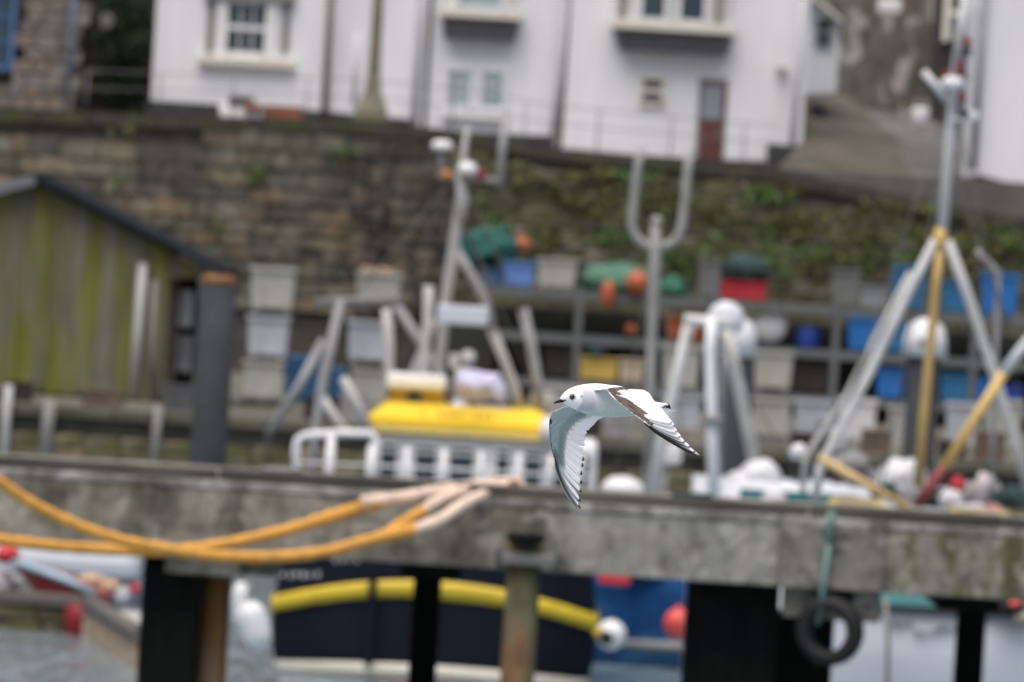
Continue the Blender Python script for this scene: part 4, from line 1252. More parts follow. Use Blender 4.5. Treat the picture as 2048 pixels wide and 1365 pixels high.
part("lettering", m_, M("faded_letter_white", (.14, .24, .44), .6, .2), bb, "faded unreadable white letters")["kind"] = "stuff"
m_ = MB(); m_.box((bx0 + 1.2, BYY + 1.3, (bz1 + 2.35) / 2), (2.0, 1.6, 2.35 - bz1 + .1)); part("deckhouse", m_, steel_pale, bb)
fy = BYY + .9
FM = M("fork_mast_grey", (.31, .315, .305), .75, .2, spec=.2)
m_ = MB(); ptube(m_, [(1312, 440), (1310, 500), (1306, 600), (1301, 760), (1296, 985)], fy, [.06, .085, .075, .075, .08], 12); part("mast", m_, FM, bb)
m_ = MB(); ptube(m_, [(1282, 300), (1276, 330), (1268, 400), (1262, 448), (1272, 476), (1290, 490), (1312, 496)], fy, .062, 12); part("mast_fork", m_, FM, bb)
m_ = MB(); ptube(m_, [(1382, 300), (1376, 335), (1370, 400), (1364, 452), (1354, 478), (1335, 491), (1312, 496)], fy, .062, 12); part("mast_fork", m_, FM, bb)
m_ = MB(); m_.lathe(W(1313, 446, fy), [(.05, -.08), (.085, 0), (.08, .06), (.03, .1)], 14); part("mast_cap", m_, FM, bb)
m_ = MB(); m_.blob(W(1245, 980, BYY + .8), (.31, .3, .19), 51, .12, flat=.8); single("fender", m_, white_plastic, "plump white fender lying beside the forked mast's foot, above the pier edge", "fender")
m_ = MB(); pbox(m_, 1300, 888, 1364, 930, BYY + 1.0, .5, .9, .08); single("white_box", m_, white_plastic, "white floating box low between the forked mast and the white A-frame", "box")
m_ = MB(); m_.tube([W(1330, 925, BYY + 1.2), W(1322, 1000, BYY + 1.2)], .07); single("box_stand", m_, steel_pale, "pale stand under the white box by the A-frame", "stand")
m_ = MB(); pbox(m_, 1196, 1147, 1262, 1170, 146, .3, 1, .05); single("red_cushion", m_, red_bright, "flat red fender hung at the blue boat's corner under the pier", "fender")
c = W(1356, 1248, BYY - .5)
buoy(1356, 1248, BYY - .3, .205, red_buoy, "round coral red buoy against the blue hull under the pier", None, 1.08)

# white boat with A-frame and teal band
VY = 150.0
vb = thing("work_boat", "low white work boat with teal band and white A-frame, beyond the pier edge", "boat", W(1570, 1100, VY))
vx0, vx1 = xcol(1390, 970, VY), xcol(1790, 1000, VY)
side_hull(vb, vx0, vx1, VY + 1.3, 1.25, -.3, W(1580, 968, VY).z, hull_white, 1, sheer=.05)
m_ = MB(); m_.box(((vx0 + vx1) / 2 + .05, VY + .02, W(1580, 996, VY).z), (vx1 - vx0 - 1.1, .08, .17)); part("teal_band", m_, teal_paint, vb)
m_ = MB(); ptube(m_, [(1424, 636), (1420, 700), (1424, 860), (1428, 1015)], VY - .1, [.066, .074, .074, .08], 12); part("frame_post", m_, white_paint, vb)
m_ = MB(); ptube(m_, [(1380, 640), (1352, 760), (1330, 860), (1302, 985)], VY + .2, .075, 12); part("frame_leg", m_, M("soft_white_paint", (.58, .59, .58), .5, .1), vb)
m_ = MB(); ptube(m_, [(1452, 655), (1474, 760), (1496, 860), (1516, 960)], VY + .4, .085, 12); part("frame_leg", m_, steel_pale, vb)
m_ = MB(); ptube(m_, [(1368, 640), (1424, 644), (1470, 650)], VY, .075, 12); part("frame_beam", m_, M("soft_white_paint", (.58, .59, .58)), vb)
m_ = MB(); ptube(m_, [(1428, 830), (1426, 850)], VY - .1, .13, 12); part("clamp", m_, steel_grey, vb)
m_ = MB(); m_.lathe(W(1452, 640, VY + .9), [(.03, -.1), (.2, -.08), (.25, 0), (.2, .08), (.03, .1)], 20, True, 'Y'); part("radar_scanner", m_, M("soft_white_plastic", (.62, .64, .68), .5, .1), vb)
m_ = MB(); ptube(m_, [(1452, 655), (1444, 760), (1438, 960)], VY + .95, .04); part("scanner_post", m_, steel_grey, vb)
m_ = MB(); m_.blob(W(1520, 952, VY + .4), (.27, .3, .22), 61, .15, flat=.8); m_.blob(W(1482, 962, VY + .4), (.2, .3, .14), 62, .15)
single("tarp_heap", m_, white_plastic, "bright white tarp heap on the low white boat, foot of the A-frame", "tarp")
m_ = MB(); m_.blob(W(1548, 1000, VY - .5), (.17, .15, .14), 63, .15); single("fender", m_, M("dull_white", (.5, .5, .53), .6, .1), "greyish round fender hung on the teal band of the low white boat", "fender")

# ================================================================== MAST BOAT ON THE RIGHT
KY = 130.0
kb = thing("fishing_boat", "white fishing boat with tall tripod mast and yellow boom, at the right", "boat", W(1850, 1400, KY))
kx0 = xcol(1560, 1250, KY)
kz1 = W(1850, 1206, KY).z
side_hull(kb, kx0, kx0 + 9.0, KY + 1.9, 1.9, -.3, kz1, hull_white, -1 if False else 1, sheer=.05)
m_ = MB(); m_.box((kx0 + 3.7, KY - .03, kz1 + .02), (7.0, .14, .12)); part("gunwale", m_, M("pale_teal_paint", (.10, .27, .28), .5, .15), kb)
m_ = MB(); m_.box((kx0 + 3.7, KY - .01, kz1 - .075), (7.0, .12, .07)); part("gunwale_shadow_strip", m_, dark_plinth, kb)
m_ = MB()
for x0, x1, y in ((1780, 1824, 1250), (1830, 1850, 1268), (1876, 1912, 1258), (1858, 1868, 1266)):
    x = x0
    while x < x1:
        w = lr.uniform(3, 6)
        pbox(m_, x, y - lr.uniform(4, 9), x + w, y + lr.uniform(0, 4), KY - .04, .06); x += w + lr.uniform(3, 5)
part("lettering", m_, M("grey_lettering", (.16, .18, .21), .6, .1), kb, "small dark unreadable letters")["kind"] = "stuff"
m_ = MB(); m_.box((kx0 + 4.2, KY + 1.9, kz1 + .25), (7.2, 3.0, .5)); part("deck_coaming", m_, M("grey_deck", (.22, .22, .21), .8, .2), kb)
def kbar(pts, r, mat, name, Y=KY + 1.5):
    m2 = MB(); ptube(m2, pts, Y, [k * .8 for k in r] if isinstance(r, list) else r * .8, 12); return part(name, m2, mat, kb)
mast_white = M("mast_white_paint", (.56, .565, .57), .75, .2, 3, spec=.2)
kbar([(1934, -40), (1920, 60), (1910, 150), (1903, 230), (1896, 320), (1884, 466)], [.055, .058, .065, .068, .072, .08], mast_white, "mast")
kbar([(1846, 143), (1872, 172), (1898, 206)], .055, mast_white, "mast_branch")
kbar([(1882, 458), (1880, 478), (1879, 510)], [.085, .10, .07], mast_yellow, "mast_collar")
kbar([(1871, 480), (1830, 560), (1740, 745), (1640, 935), (1630, 1000)], .07, mast_white, "mast_leg")
kbar([(1822, 545), (1760, 660), (1690, 800), (1612, 912), (1606, 985)], .05, steel_pale, "stay_pole", KY + 2.2)
kbar([(1895, 482), (1935, 590), (1985, 740), (2030, 880), (2058, 985)], .075, M("pale_mast_grey", (.46, .47, .48), .5, .1), "mast_leg")
kbar([(1880, 505), (1872, 570), (1862, 680), (1848, 830), (1836, 975)], [.06, .062, .068, .07, .07], M("ochre_pole", (.46, .32, .12), .5, .12), "centre_pole", KY + 1.3)
kbar([(2330, 345), (2092, 640), (2040, 702), (2008, 746)], .075, hull_white, "boom", KY + .9)
kbar([(2008, 746), (1950, 838), (1888, 936)], .073, mast_yellow, "boom_sleeve", KY + .9)
kbar([(1888, 936), (1862, 970), (1832, 1014)], .08, M("worn_red_paint", (.22, .05, .05), .6, .4, 8), "boom_heel", KY + .9)
kbar([(1638, 916), (1720, 962), (1826, 1022)], .062, M("pale_yellow_pole", (.58, .42, .20), .5, .12), "derrick", KY + .6)
# mast head gear
kbar([(1916, 60), (1916, 150)], .06, M("mid_grey_gear", (.22, .23, .24), .6, .2), "aerial", KY + 1.35)
m_ = MB(); m_.lathe(W(1905, 180, KY + 1.3), [(.08, 0), (.13, .03), (.14, .1), (.09, .15)], 16); part("radar_dome", m_, white_plastic, kb)
for px, py, mt_ in ((1892, 150, red_dark), (1918, 138, red_dark), (1936, 84, red_dark), (1936, 104, black_rubber), (1924, 150, dark_crate), (1926, 196, red_dark), (1930, 230, black_rubber)):
    m_ = MB(); m_.lathe(W(px, py, KY + 1.3), [(.03, -.04), (.045, -.03), (.045, .03), (.03, .05)], 10); part("lamp", m_, mt_, kb)
m_ = MB(); ptube(m_, [(1890, 152), (1940, 158)], KY + 1.4, .02); ptube(m_, [(1936, 70), (1926, 235)], KY + 1.4, .02); part("lamp_bracket", m_, steel_grey, kb)
m_ = MB(); pbox(m_, 1936, 222, 1956, 240, KY + 1.35, .12, 1, .02); ptube(m_, [(1900, 240), (1945, 236)], KY + 1.4, .018); part("junction_box", m_, white_paint, kb)
kbar([(1952, 500), (1996, 545), (1992, 700), (1986, 860), (1980, 1010)], .045, steel_grey, "aft_pole", KY + 2.4)
# yellow rail on deck
kbar([(1580, 1016), (1800, 1030), (2010, 1044)], .045, cream_yellow, "deck_rail", KY + .3)
for px in (1662, 1760, 1905, 2004):
    yv = 1016 + (px - 1580) * .065
    m_ = MB(); pbox(m_, px - 10, yv - 20, px + 10, yv + 90, KY + .22, .12, 1, .01); part("rail_post", m_, cream_yellow, kb)
m_ = MB(); pbox(m_, 1662, 994, 1762, 1034, KY + .42, .05); part("rail_board", m_, M("dull_cream_board", (.50, .42, .26), .6, .15), kb)
m_ = MB(); pbox(m_, 1905, 1016, 2004, 1050, KY + .42, .05); part("rail_board", m_, M("dull_cream_board", (.50, .42, .26)), kb)
# gear on deck
dk = random.Random(12)
def sack(px, py, Y, r, mat, label, seed, cat="sack", name="sack"):
    m2 = MB(); m2.blob(W(px, py, Y), r, seed, .22, flat=.85); return single(name, m2, mat, label, cat)
sack(1805, 965, KY + 2.6, (.30, .3, .28), white_plastic, "big white sack by the foot of the yellow pole", 71)
sack(1902, 1002, KY + 1.3, (.14, .2, .14), white_plastic, "small white sack right of the red boom heel", 72)
sack(1945, 1022, KY + 1.2, (.24, .2, .09), M("dull_white", (.5, .5, .53)), "flat greyish white sack behind the yellow rail's right end", 73)
m_ = MB(); m_.tube([W(1975, 948, KY + 1.4), W(1955, 1000, KY + 1.4)], [.09, .11], 12); single("canister", m_, M("pinkish_white", (.55, .50, .52), .5, .1), "tilted pinkish white canister on the deck at right", "canister")
sack(1915, 972, KY + 1.3, (.09, .12, .11), red_cloth, "small red bag above the white sack on deck", 74, "bag", "red_bag")
sack(1985, 1020, KY + 1.0, (.12, .12, .06), M("dusty_pink", (.45, .2, .22), .8, .2), "dusty pink rag by the yellow rail's right end", 75, "rag", "rag")
sack(1597, 905, KY + 2.6, (.10, .1, .1), white_plastic, "small white float at the foot of the outer mast leg", 76, "float", "float")
sack(1680, 880, KY + 3.0, (.12, .12, .18), M("dull_white", (.5, .5, .53)), "upright greyish white bag between the mast legs", 77)
sack(1700, 925, KY + 3.0, (.22, .2, .13), M("grey_cloth", (.26, .26, .26), .8, .2), "grey cloth heap low between the mast legs", 78, "cloth", "cloth_heap")
m_ = MB(); m_.tube([W(1770, 1196, KY - .35), W(1776, 1280, KY - .35), W(1774, 1420, KY - .35)], .028, 8); single("hanging_rope", m_, taupe, "thin grey rope hanging down the white hull from its teal gunwale", "rope")
m_ = MB(); m_.blob(W(2022, 1212, KY - .2), (.16, .14, .13), 79, .1); fb = thing("fender", "black and red fender on the teal gunwale at the right edge", "fender", W(2022, 1235, KY - .2))
part("body", m_, black_rubber, fb)
m_ = MB(); m_.blob(W(2030, 1208, KY - .32), (.07, .05, .04), 80, .1); part("red_patch", m_, red_buoy, fb)
sack(2045, 1235, KY - .2, (.12, .1, .07), M("tan_rope_heap", (.35, .3, .22), .9, .3), "tan rope bundle hanging under the black and red fender", 81, "rope", "rope_bundle")

# ---- rigging wires and deck gear
def wire(root, a, c, Y, r=.012, name="stay_wire"):
    m2 = MB(); ptube(m2, [a, ((a[0] + c[0]) / 2, (a[1] + c[1]) / 2 + 3), c], Y, r, 6); part(name, m2, dark_pipe, root)
for a, c in (((1908, 170), (1655, 930)), ((1898, 250), (1760, 990)), ((1905, 190), (2040, 800)), ((2040, 705), (1890, 300))):
    wire(kb, a, c, KY + 1.6)
for a, c in (((924, 330), (700, 606)), ((926, 350), (1050, 640)), ((935, 260), (800, 604)), ((918, 420), (1078, 800))):
    wire(tr, a, c, MY)
for a, c in (((1312, 450), (1230, 960)), ((1310, 500), (1380, 960))):
    wire(bb, a, c, BYY + 1.0)
wire(vb, (1424, 645), (1600, 960), VY + .2); wire(vb, (1380, 640), (1300, 960), VY + .2)
def tub(px, py, Y, w, h, mat, label, cat="tub", name="gear_tub"):
    m2 = MB(); c = W(px, py, Y); m2.bev(c + Vector((0, 0, h / 2)), (w, w * .8, h), .03); m2.bev(c + Vector((0, 0, h - .02)), (w * 1.07, w * .87, .05), .015)
    return single(name, m2, mat, label, cat)
GX = 197.5
for px, w, h, mat, label in [(1175, .5, .35, dark_crate, "black tub on the quay edge behind the gull's breast"), (1235, .4, .55, steel_grey, "grey locker on the quay edge left of the forked mast"),
                             (1620, .6, .3, dark_crate, "black low tub on the quay edge under the bluish white tub"), (1655, .35, .5, grey_plastic, "grey drum box on the quay edge between two white tubs"),
                             (1755, .5, .42, M("brown_box", (.13, .10, .075), .8, .3), "brown box on the quay edge left of the right-hand pile"), (1910, .5, .32, dark_crate, "black low tub on the quay edge right of the right-hand pile"),
                             (1985, .55, .5, M("brown_box", (.13, .10, .075)), "brown box on the quay edge near the right border"), (1540, .7, .25, taupe, "flat timber pallet pile on the quay edge right of the capped pile"),
                             (640, .6, .4, dark_crate, "black tub on the quay edge behind the gantry's left leg"), (706, .5, .5, steel_grey, "grey locker on the quay edge below the middle bin stack"),
                             (30, .5, .35, dark_crate, "black low tub on the quay edge below the shed's left part"), (200, .7, .3, M("brown_box", (.13, .10, .075)), "brown low box on the quay edge below the shed boards"),
                             (350, .5, .45, steel_dark, "dark steel locker on the quay edge beside the rusty-capped pile")]:
    p_ = W(px, 850, GX)
    m2 = MB(); c = Vector((p_.x, GX + .6, QZ)); m2.bev(c + Vector((0, 0, h / 2)), (w, w * .8, h), .03); m2.bev(c + Vector((0, 0, h - .02)), (w * 1.06, w * .86, .05), .015); m2.bev(c + Vector((0, -w * .41, h * .55)), (w * .3, .03, .05), .01)
    single("gear_tub", m2, mat, label, "tub")
for px, py, Y, r_, mat, label in [(1600, 985, VY + .7, .18, net_dark, "dark net bundle on the low white boat, right of the tarp heap"), (1690, 985, VY + .6, .16, M("brown_net", (.07, .045, .035)), "brown net bundle on the low white boat's right part"),
                                  (1725, 960, KY + 3.2, .16, M("grey_cloth", (.26, .26, .26)), "grey gear heap under the yellow derrick"), (1772, 985, KY + 2.4, .13, net_dark, "dark net lump left of the big white sack"),
                                  (1870, 1000, KY + 2.6, .17, dark_crate, "black gear heap behind the red boom heel"), (1960, 990, KY + 2.9, .2, M("grey_cloth", (.26, .26, .26)), "grey gear heap behind the pinkish canister"),
                                  (2030, 1000, KY + 2.2, .17, net_dark, "dark net lump at the right border above the rail")]:
    m2 = MB(); m2.blob(W(px, py, Y), (r_ * 1.3, r_, r_ * .8), int(px), .5, flat=.7); single("gear_heap", m2, mat, label, "gear")
for i_, (px, label) in enumerate([(1385, "coil of dark rope on the pier kerb left of the tyre rope"), (560, "coil of dark rope on the pier deck left of the white railings")]):
    c = W(px, 985, (94.0 + 1.2)); m2 = MB()
    for k_ in range(4):
        m2.tube([Vector((c.x + .16 * math.cos(a_ * .5236 + k_), c.y + .16 * math.sin(a_ * .5236 + k_), (W(1024, 998, 94.0).z - .01) + .02 + .03 * k_)) for a_ in range(13)], .018, 6)
    single("rope_coil", m2, M("grey_cloth", (.26, .26, .26)) if i_ else net_dark, label, "rope")

# ================================================================== LEFT: PONTOON, SKIFF
PY = 161.0
pn = thing("pontoon", "low stone and timber pontoon with a grey beam edge, lower left above the water", "pontoon", W(60, 1270, PY))
pz = W(80, 1196, PY).z
px1 = xcol(176, 1200, PY)
m_ = MB(); m_.box((px1 - 10, PY + 4.1, pz / 2 - .6), (20, 8, pz + 1)); part("core", m_, mortar, pn)
m_ = MB(); m_.bev((px1 - 10, PY + .02, pz - .02), (20.2, .34, .17), .03); part("edge_beam", m_, grey_wood, pn)
lay_stones(pn, px1 - 3.6, px1 - .05, lambda x: -.1, lambda x: pz - .05, PY + .05, quay_stone, (.2, .3), (.4, .8), 40, "block")
pa, pb_ = W(176, 1198, PY), W(282, 1262, 150)
# side returning toward the viewer
d = (pb_ - pa); d.z = 0
m_ = MB(); m_.tube([Vector((pa.x, pa.y, pz - .02)), Vector((pa.x, pa.y, pz - .02)) + d * .5, Vector((pa.x, pa.y, pz - .02)) + d], .12, 8); part("edge_beam", m_, grey_wood, pn)
for i in range(7):
    q = pa + d * (.06 + i / 6.6)
    m_ = MB(); m_.tube([(q.x, q.y, -1.0), (q.x, q.y, pz - .06)], .10, 8); part("timber_post", m_, M("tan_timber", (.27, .22, .17), .9, .3, 4), pn)
m_ = MB(); m_.add([pa + Vector((.12, .1, -.12 - pa.z + pz)), pa + d + Vector((.12, .1, pz - .12 - pa.z)), pa + d + Vector((.7, .1, pz - .12 - pa.z)), pa + Vector((.7, .1, -.12 - pa.z + pz))], [(0, 1, 2, 3)]); part("deck", m_, M("pale_deck", (.42, .40, .38), .9, .2), pn)
m_ = MB(); c = W(160, 1242, PY - .3); m_.lathe(c - Vector((0, 0, .24)), [(.14, 0), (.21, .05), (.22, .25), (.21, .43), (.14, .48)], 18); single("red_drum", m_, red_dark, "dark red drum fender hung against the pontoon face", "fender")
sk = thing("skiff", "small red skiff with a pale blue gunwale lying behind the grey pontoon edge", "boat", W(110, 1190, PY + 3))
skp = [W(28, 1128, PY + 2.2), W(70, 1140, PY + 1.6), W(130, 1162, PY + 1.3), W(190, 1190, PY + 1.2)]
m_ = MB()
vs = []
for i, p in enumerate(skp):
    h_ = [.12, .36, .40, .30][i]
    vs += [p, p + Vector((.06, .06, -h_)), p + Vector((.2, .9, -h_)), p + Vector((.22, 1.0, 0))]
fs = []
for i in range(3):
    for j in range(4):
        fs.append((i * 4 + j, i * 4 + (j + 1) % 4, i * 4 + 4 + (j + 1) % 4, i * 4 + 4 + j))
fs += [(0, 1, 2, 3), (15, 14, 13, 12)]
m_.add(vs, fs); part("hull", m_, hull_red, sk)
m_ = MB(); m_.tube([p + Vector((0, -.04, .02)) for p in skp], [.05, .06, .06, .05], 8); part("gunwale", m_, sky_paint, sk)
sack(15, 1110, PY + 2.5, (.17, .2, .14), red_bright, "bright red dome float at the far left under the hose", 91, "float", "red_float")
sack(185, 1165, PY + 3.4, (.24, .2, .13), net_tan, "tan net heap behind the skiff's right end", 92, "net", "net_heap")
sack(222, 1176, PY + 3.0, (.16, .2, .12), M("peach_net", (.45, .29, .19), .95, .3, 8, bump=.7), "peach coloured net heap beside the tan one", 93, "net", "net_heap")
sack(246, 1196, PY + 2.6, (.12, .2, .16), M("pale_grey_bag", (.45, .47, .52), .8, .15), "pale grey bag on the pontoon beside the black pile", 94)
sack(270, 1178, PY + 2.4, (.07, .1, .08), red_bright, "small red can on the pontoon beside the black pile", 95, "can", "red_can")
m_ = MB(); m_.blob(W(-30, 1165, PY + 2.8), (.5, .4, .26), 96, .1); single("white_tarp", m_, M("soft_white_plastic", (.62, .64, .68)), "white tarp at the left edge below the red dome float", "tarp")
wb2 = thing("motor_boat", "white boat with a long pale cabin top seen under the left part of the pier", "boat", W(140, 1250, PY + 16))
m_ = MB(); pbox(m_, -80, 1096, 278, 1150, PY + 12, 2.2, 1, .18); part("cabin_top", m_, hull_white, wb2)
side_hull(wb2, xcol(-160, 1150, PY + 12), xcol(285, 1180, PY + 12), PY + 13.2, 1.4, -.2, W(140, 1152, PY + 12).z - .02, M("grey_hull", (.30, .31, .32), .5, .1), 1, sheer=.02)

# ================================================================== THE PIER
EY = 94.0
pier = thing("pier", "weathered concrete pier crossing the whole picture, with dark timber kerb", "pier", (0, EY, 0))
ez1 = W(1024, 998, EY).z
ez0 = W(1024, 1140, EY).z
ek = W(1024, 974, EY).z
exa, exb = xcol(-700, 1000, EY), xcol(2800, 1050, EY)
m_ = MB(); m_.box(((exa + exb) / 2, EY + 3.1, ez1 - .13), (exb - exa, 5.8, .24)); part("deck_slab", m_, concrete, pier)
joints = [-700, 300, 392, 1090, 1560, 1772, 2800]
for i, (a, c) in enumerate(zip(joints, joints[1:])):
    xa, xb = xcol(a, 1080, EY), xcol(c, 1080, EY)
    mt_ = [concrete, concrete, concrete, concrete_clean, concrete_grimy, concrete_mossy][i]
    m_ = MB(); m_.bev(((xa + xb) / 2, EY + .16 - (.03 if i == 4 else 0), (ez0 + ez1 - .07) / 2), (xb - xa - .003, .32, ez1 - .07 - ez0), .012); part("fascia_panel", m_, mt_, pier)
    n_ = max(1, round((xb - xa) / 1.15))
    for k in range(n_):
        xk0, xk1 = xa + (xb - xa) * k / n_, xa + (xb - xa) * (k + 1) / n_
        m_ = MB(); m_.bev(((xk0 + xk1) / 2, EY + .15 + random.uniform(0, .02), ez1 - .034), (xk1 - xk0 - .004, .34, .064), .012); part("edge_block", m_, concrete_pale, pier)
x = exa
while x < exb:
    w = random.uniform(1.6, 2.6)
    m_ = MB(); m_.bev((x + w / 2, EY + .18 + random.uniform(-.012, .012), (ez1 + ek) / 2 + random.uniform(-.006, .006)), (w - .015, .22, ek - ez1), .012); part("kerb_timber", m_, kerb_wood, pier)
    x += w
m_ = MB(); m_.box(((exa + exb) / 2, EY + 5.85, (ez0 + ez1) / 2 + .02), (exb - exa, .3, ez1 - ez0 - .1)); part("rear_fascia", m_, concrete, pier)
for px in (342, 860, 1470, 1948):                # cross beams under the deck
    xm = xcol(px, 1150, EY)
    m_ = MB(); m_.box((xm, EY + 3.1, ez0 + .02), (.5, 5.0, .30)); part("cross_beam", m_, tar_wood, pier)
m_ = MB(); m_.box(((exa + exb) / 2 + 2, EY + 3.2, ez0 + .03), (exb - exa - 3, .3, .24)); part("long_beam", m_, tar_wood, pier)
# haunch blocks
m_ = MB(); pbox(m_, 1566, 1135, 1762, 1240, EY + .10, .35, 1, .02); part("haunch_block", m_, concrete_grimy, pier)
m_ = MB(); pbox(m_, 1668, 1168, 1708, 1204, EY + .05, .06, 1, .01); part("drain_hole", m_, tar_wood, pier)
m_ = MB(); pbox(m_, 330, 1098, 480, 1150, EY + .14, .3, 1, .02); part("haunch_block", m_, concrete, pier)
m_ = MB(); pbox(m_, 400, 1128, 560, 1150, EY + .42, .3, 1, .02); part("haunch_block", m_, concrete_grimy, pier)
# piles of the pier
def pier_pile(x0, x1, ytop, Y, mat, label, round_=True, lean=0):
    tp = W((x0 + x1) / 2, ytop, Y)
    w = U(x1 - x0, Y)
    t = thing("pier_pile", label, "pile", (tp.x, Y + w / 2, -1.6), "piles carrying the pier")
    m2 = MB()
    if round_:
        m2.tube([(tp.x - lean * .5, Y + w / 2, -1.6), (tp.x - lean * .2, Y + w / 2, tp.z * .5), (tp.x, Y + w / 2, tp.z)], [w * .52, w * .5, w * .48], 16)
    else:
        m2.bev((tp.x, Y + w / 2, (tp.z - 1.6) / 2), (w, w, tp.z + 1.6), .03)
    part("shaft", m2, mat, t)
    return t, tp, w
pier_pile(287, 402, 1128, EY + .5, tar_wood, "broad black pile under the crossing of the orange hoses", False)
pier_pile(402, 464, 1152, EY + .75, brown_wood, "rusty brown pile just right of the broad black one")
pier_pile(830, 886, 1120, EY + 4.9, tar_wood, "thin black pile in front of the yellow stripe", False)
pier_pile(1378, 1562, 1150, EY + .6, tar_wood, "very broad black pile between the red buoy and the tyre", False)
pier_pile(1545, 1670, 1225, EY + 2.0, tar_wood, "black pile in the shade behind the tyre", False)
pier_pile(1918, 1976, 1190, EY + 4.6, tar_wood, "thin black pile before the white hull at right", False)
t, tp, w = pier_pile(1016, 1086, 1082, EY - .42, moss_wood, "mossy timber pile standing proud of the pier with clamp and cap")
m_ = MB(); m_.lathe(tp, [(w * .5, -.005), (w * .56, .01), (w * .56, .05), (w * .3, .07)], 16); part("cap", m_, tar_wood, t)
m_ = MB(); pbox(m_, 1004, 1108, 1112, 1132, EY - .5, .44, 1, .02); part("clamp", m_, M("clamp_steel", (.16, .155, .15), .7, .25), t)
m_ = MB(); pbox(m_, 990, 1098, 1012, 1128, EY - .2, .2, 1, .02); pbox(m_, 1100, 1104, 1122, 1134, EY - .2, .2, 1, .02); part("clamp_lug", m_, steel_dark, t)

# tyre and its rope
ty = thing("tyre_fender", "black tyre hanging on a teal rope below the pier's concrete haunch", "tyre", W(1660, 1336, EY - .1))
c = W(1660, 1262, EY - .06)
rot = Matrix.Rotation(R(-22), 3, 'Z') @ Matrix.Rotation(R(4), 3, 'X')
m_ = MB()
vs = []
Ro, Ri, wd = .285, .165, .17
prof = [(Ri, -.06), (Ri + .015, -.085), (Ro - .05, -.09), (Ro - .012, -.07), (Ro, -.035), (Ro, .035), (Ro - .012, .07), (Ro - .05, .09), (Ri + .015, .085), (Ri, .06)]
N, P = 40, len(prof)
for i in range(N):
    a = 2 * math.pi * i / N
    for r_, y in prof:
        vs.append(c + rot @ Vector((r_ * math.cos(a), y, r_ * math.sin(a))))
m_.add(vs, [(i * P + j, i * P + (j + 1) % P, ((i + 1) % N) * P + (j + 1) % P, ((i + 1) % N) * P + j) for i in range(N) for j in range(P)], True)
part("casing", m_, black_rubber, ty)
m_ = MB()
for i in range(36):
    a = 2 * math.pi * i / 36
    p = c + rot @ Vector((Ro * math.cos(a), 0, Ro * math.sin(a)))
    m_.tube([p + rot @ Vector((0, -.05, 0)), p + rot @ Vector((.012 * math.sin(a), .05, -.012 * math.cos(a)))], .009, 4)
part("tread", m_, black_rubber, ty, None, "stuff")
m_ = MB(); ptube(m_, [(1664, 1022), (1660, 1050), (1656, 1090)], EY - .09, [.036, .034, .024], 8); ptube(m_, [(1656, 1090), (1646, 1160), (1636, 1250)], EY - .09, .016, 8)
ptube(m_, [(1658, 1090), (1650, 1160), (1642, 1225)], EY - .12, .016, 8)
single("teal_rope", m_, teal_rope_m, "faded teal rope dropping from the yellow rail over the pier edge to the tyre", "rope")
m_ = MB(); ptube(m_, [(1632, 1255), (1630, 1340)], EY + .15, .02, 8); single("tyre_chain", m_, tar_wood, "dark chain behind the tyre", "chain")

# ================================================================== ORANGE HOSES
def spl(pts, n=10):
    out = []
    P_ = [pts[0]] + list(pts) + [pts[-1]]
    for i in range(1, len(P_) - 2):
        p0, p1, p2, p3 = [Vector(q) for q in P_[i - 1:i + 3]]
        for k in range(n):
            t_ = k / n
            out.append(.5 * ((2 * p1) + (p2 - p0) * t_ + (2 * p0 - 5 * p1 + 4 * p2 - p3) * t_ ** 2 + (3 * p1 - p0 - 3 * p2 + p3) * t_ ** 3))
    out.append(Vector(pts[-1]))
    return out
def hose(name, label, runs):
    first = runs[0][1][0]
    t = thing(name, label, "mooring rope", W(first[0], first[1], first[2]))
    for pname, pts, r, mat in runs:
        q = spl([W(*p) for p in pts], 10)
        m2 = MB()
        rr_ = [r * (1 + .05 * math.sin(i * 1.3)) for i in range(len(q))]
        m2.tube(q, rr_, 12)
        part(pname, m2, mat, t)
    return t
ya = EY - .55
hose("mooring_rope", "orange mooring rope falling steeply from the left edge to the lower pale end", [
    ("orange_cover", [(-480, 600, ya - 1.8), (-250, 785, ya - 1.4), (-60, 925, ya - 1), (0, 965, ya - .9), (60, 1005, ya - .8), (140, 1045, ya - .7), (230, 1078, ya - .6), (330, 1098, ya - .5), (430, 1112, ya - .4), (530, 1115, ya - .3), (640, 1106, ya - .2), (740, 1080, ya - .1), (800, 1066, ya)], .048, rope_orange),
    ("cover_end", [(780, 1071, ya), (800, 1066, ya), (832, 1059, ya)], .058, rope_orange),
    ("pale_sleeve", [(826, 1062, ya), (880, 1040, ya + .1), (930, 1008, ya + .3), (985, 984, ya + .8), (1040, 972, ya + 1.3)], .052, rope_pale)])
hose("mooring_rope", "orange mooring rope running low from the left edge up to the upper pale end", [
    ("orange_cover", [(-480, 1020, ya - 1.1), (-250, 1050, ya - .8), (-60, 1072, ya - .5), (0, 1080, ya - .4), (110, 1093, ya - .3), (220, 1100, ya - .2), (330, 1102, ya - .1), (440, 1090, ya - .05), (560, 1064, ya), (640, 1040, ya + .05)], .048, rope_orange),
    ("cover_end", [(625, 1046, ya + .05), (680, 1028, ya + .1), (715, 1018, ya + .1)], .056, rope_orange),
    ("cover_end", [(716, 1015, ya + .12), (740, 1011, ya + .12), (760, 1006, ya + .14)], .05, rope_orange),
    ("pale_sleeve", [(722, 1006, ya + .1), (790, 998, ya + .2), (850, 988, ya + .4), (900, 980, ya + .6), (965, 972, ya + 1.0), (1035, 966, ya + 1.4)], .056, rope_pale)])
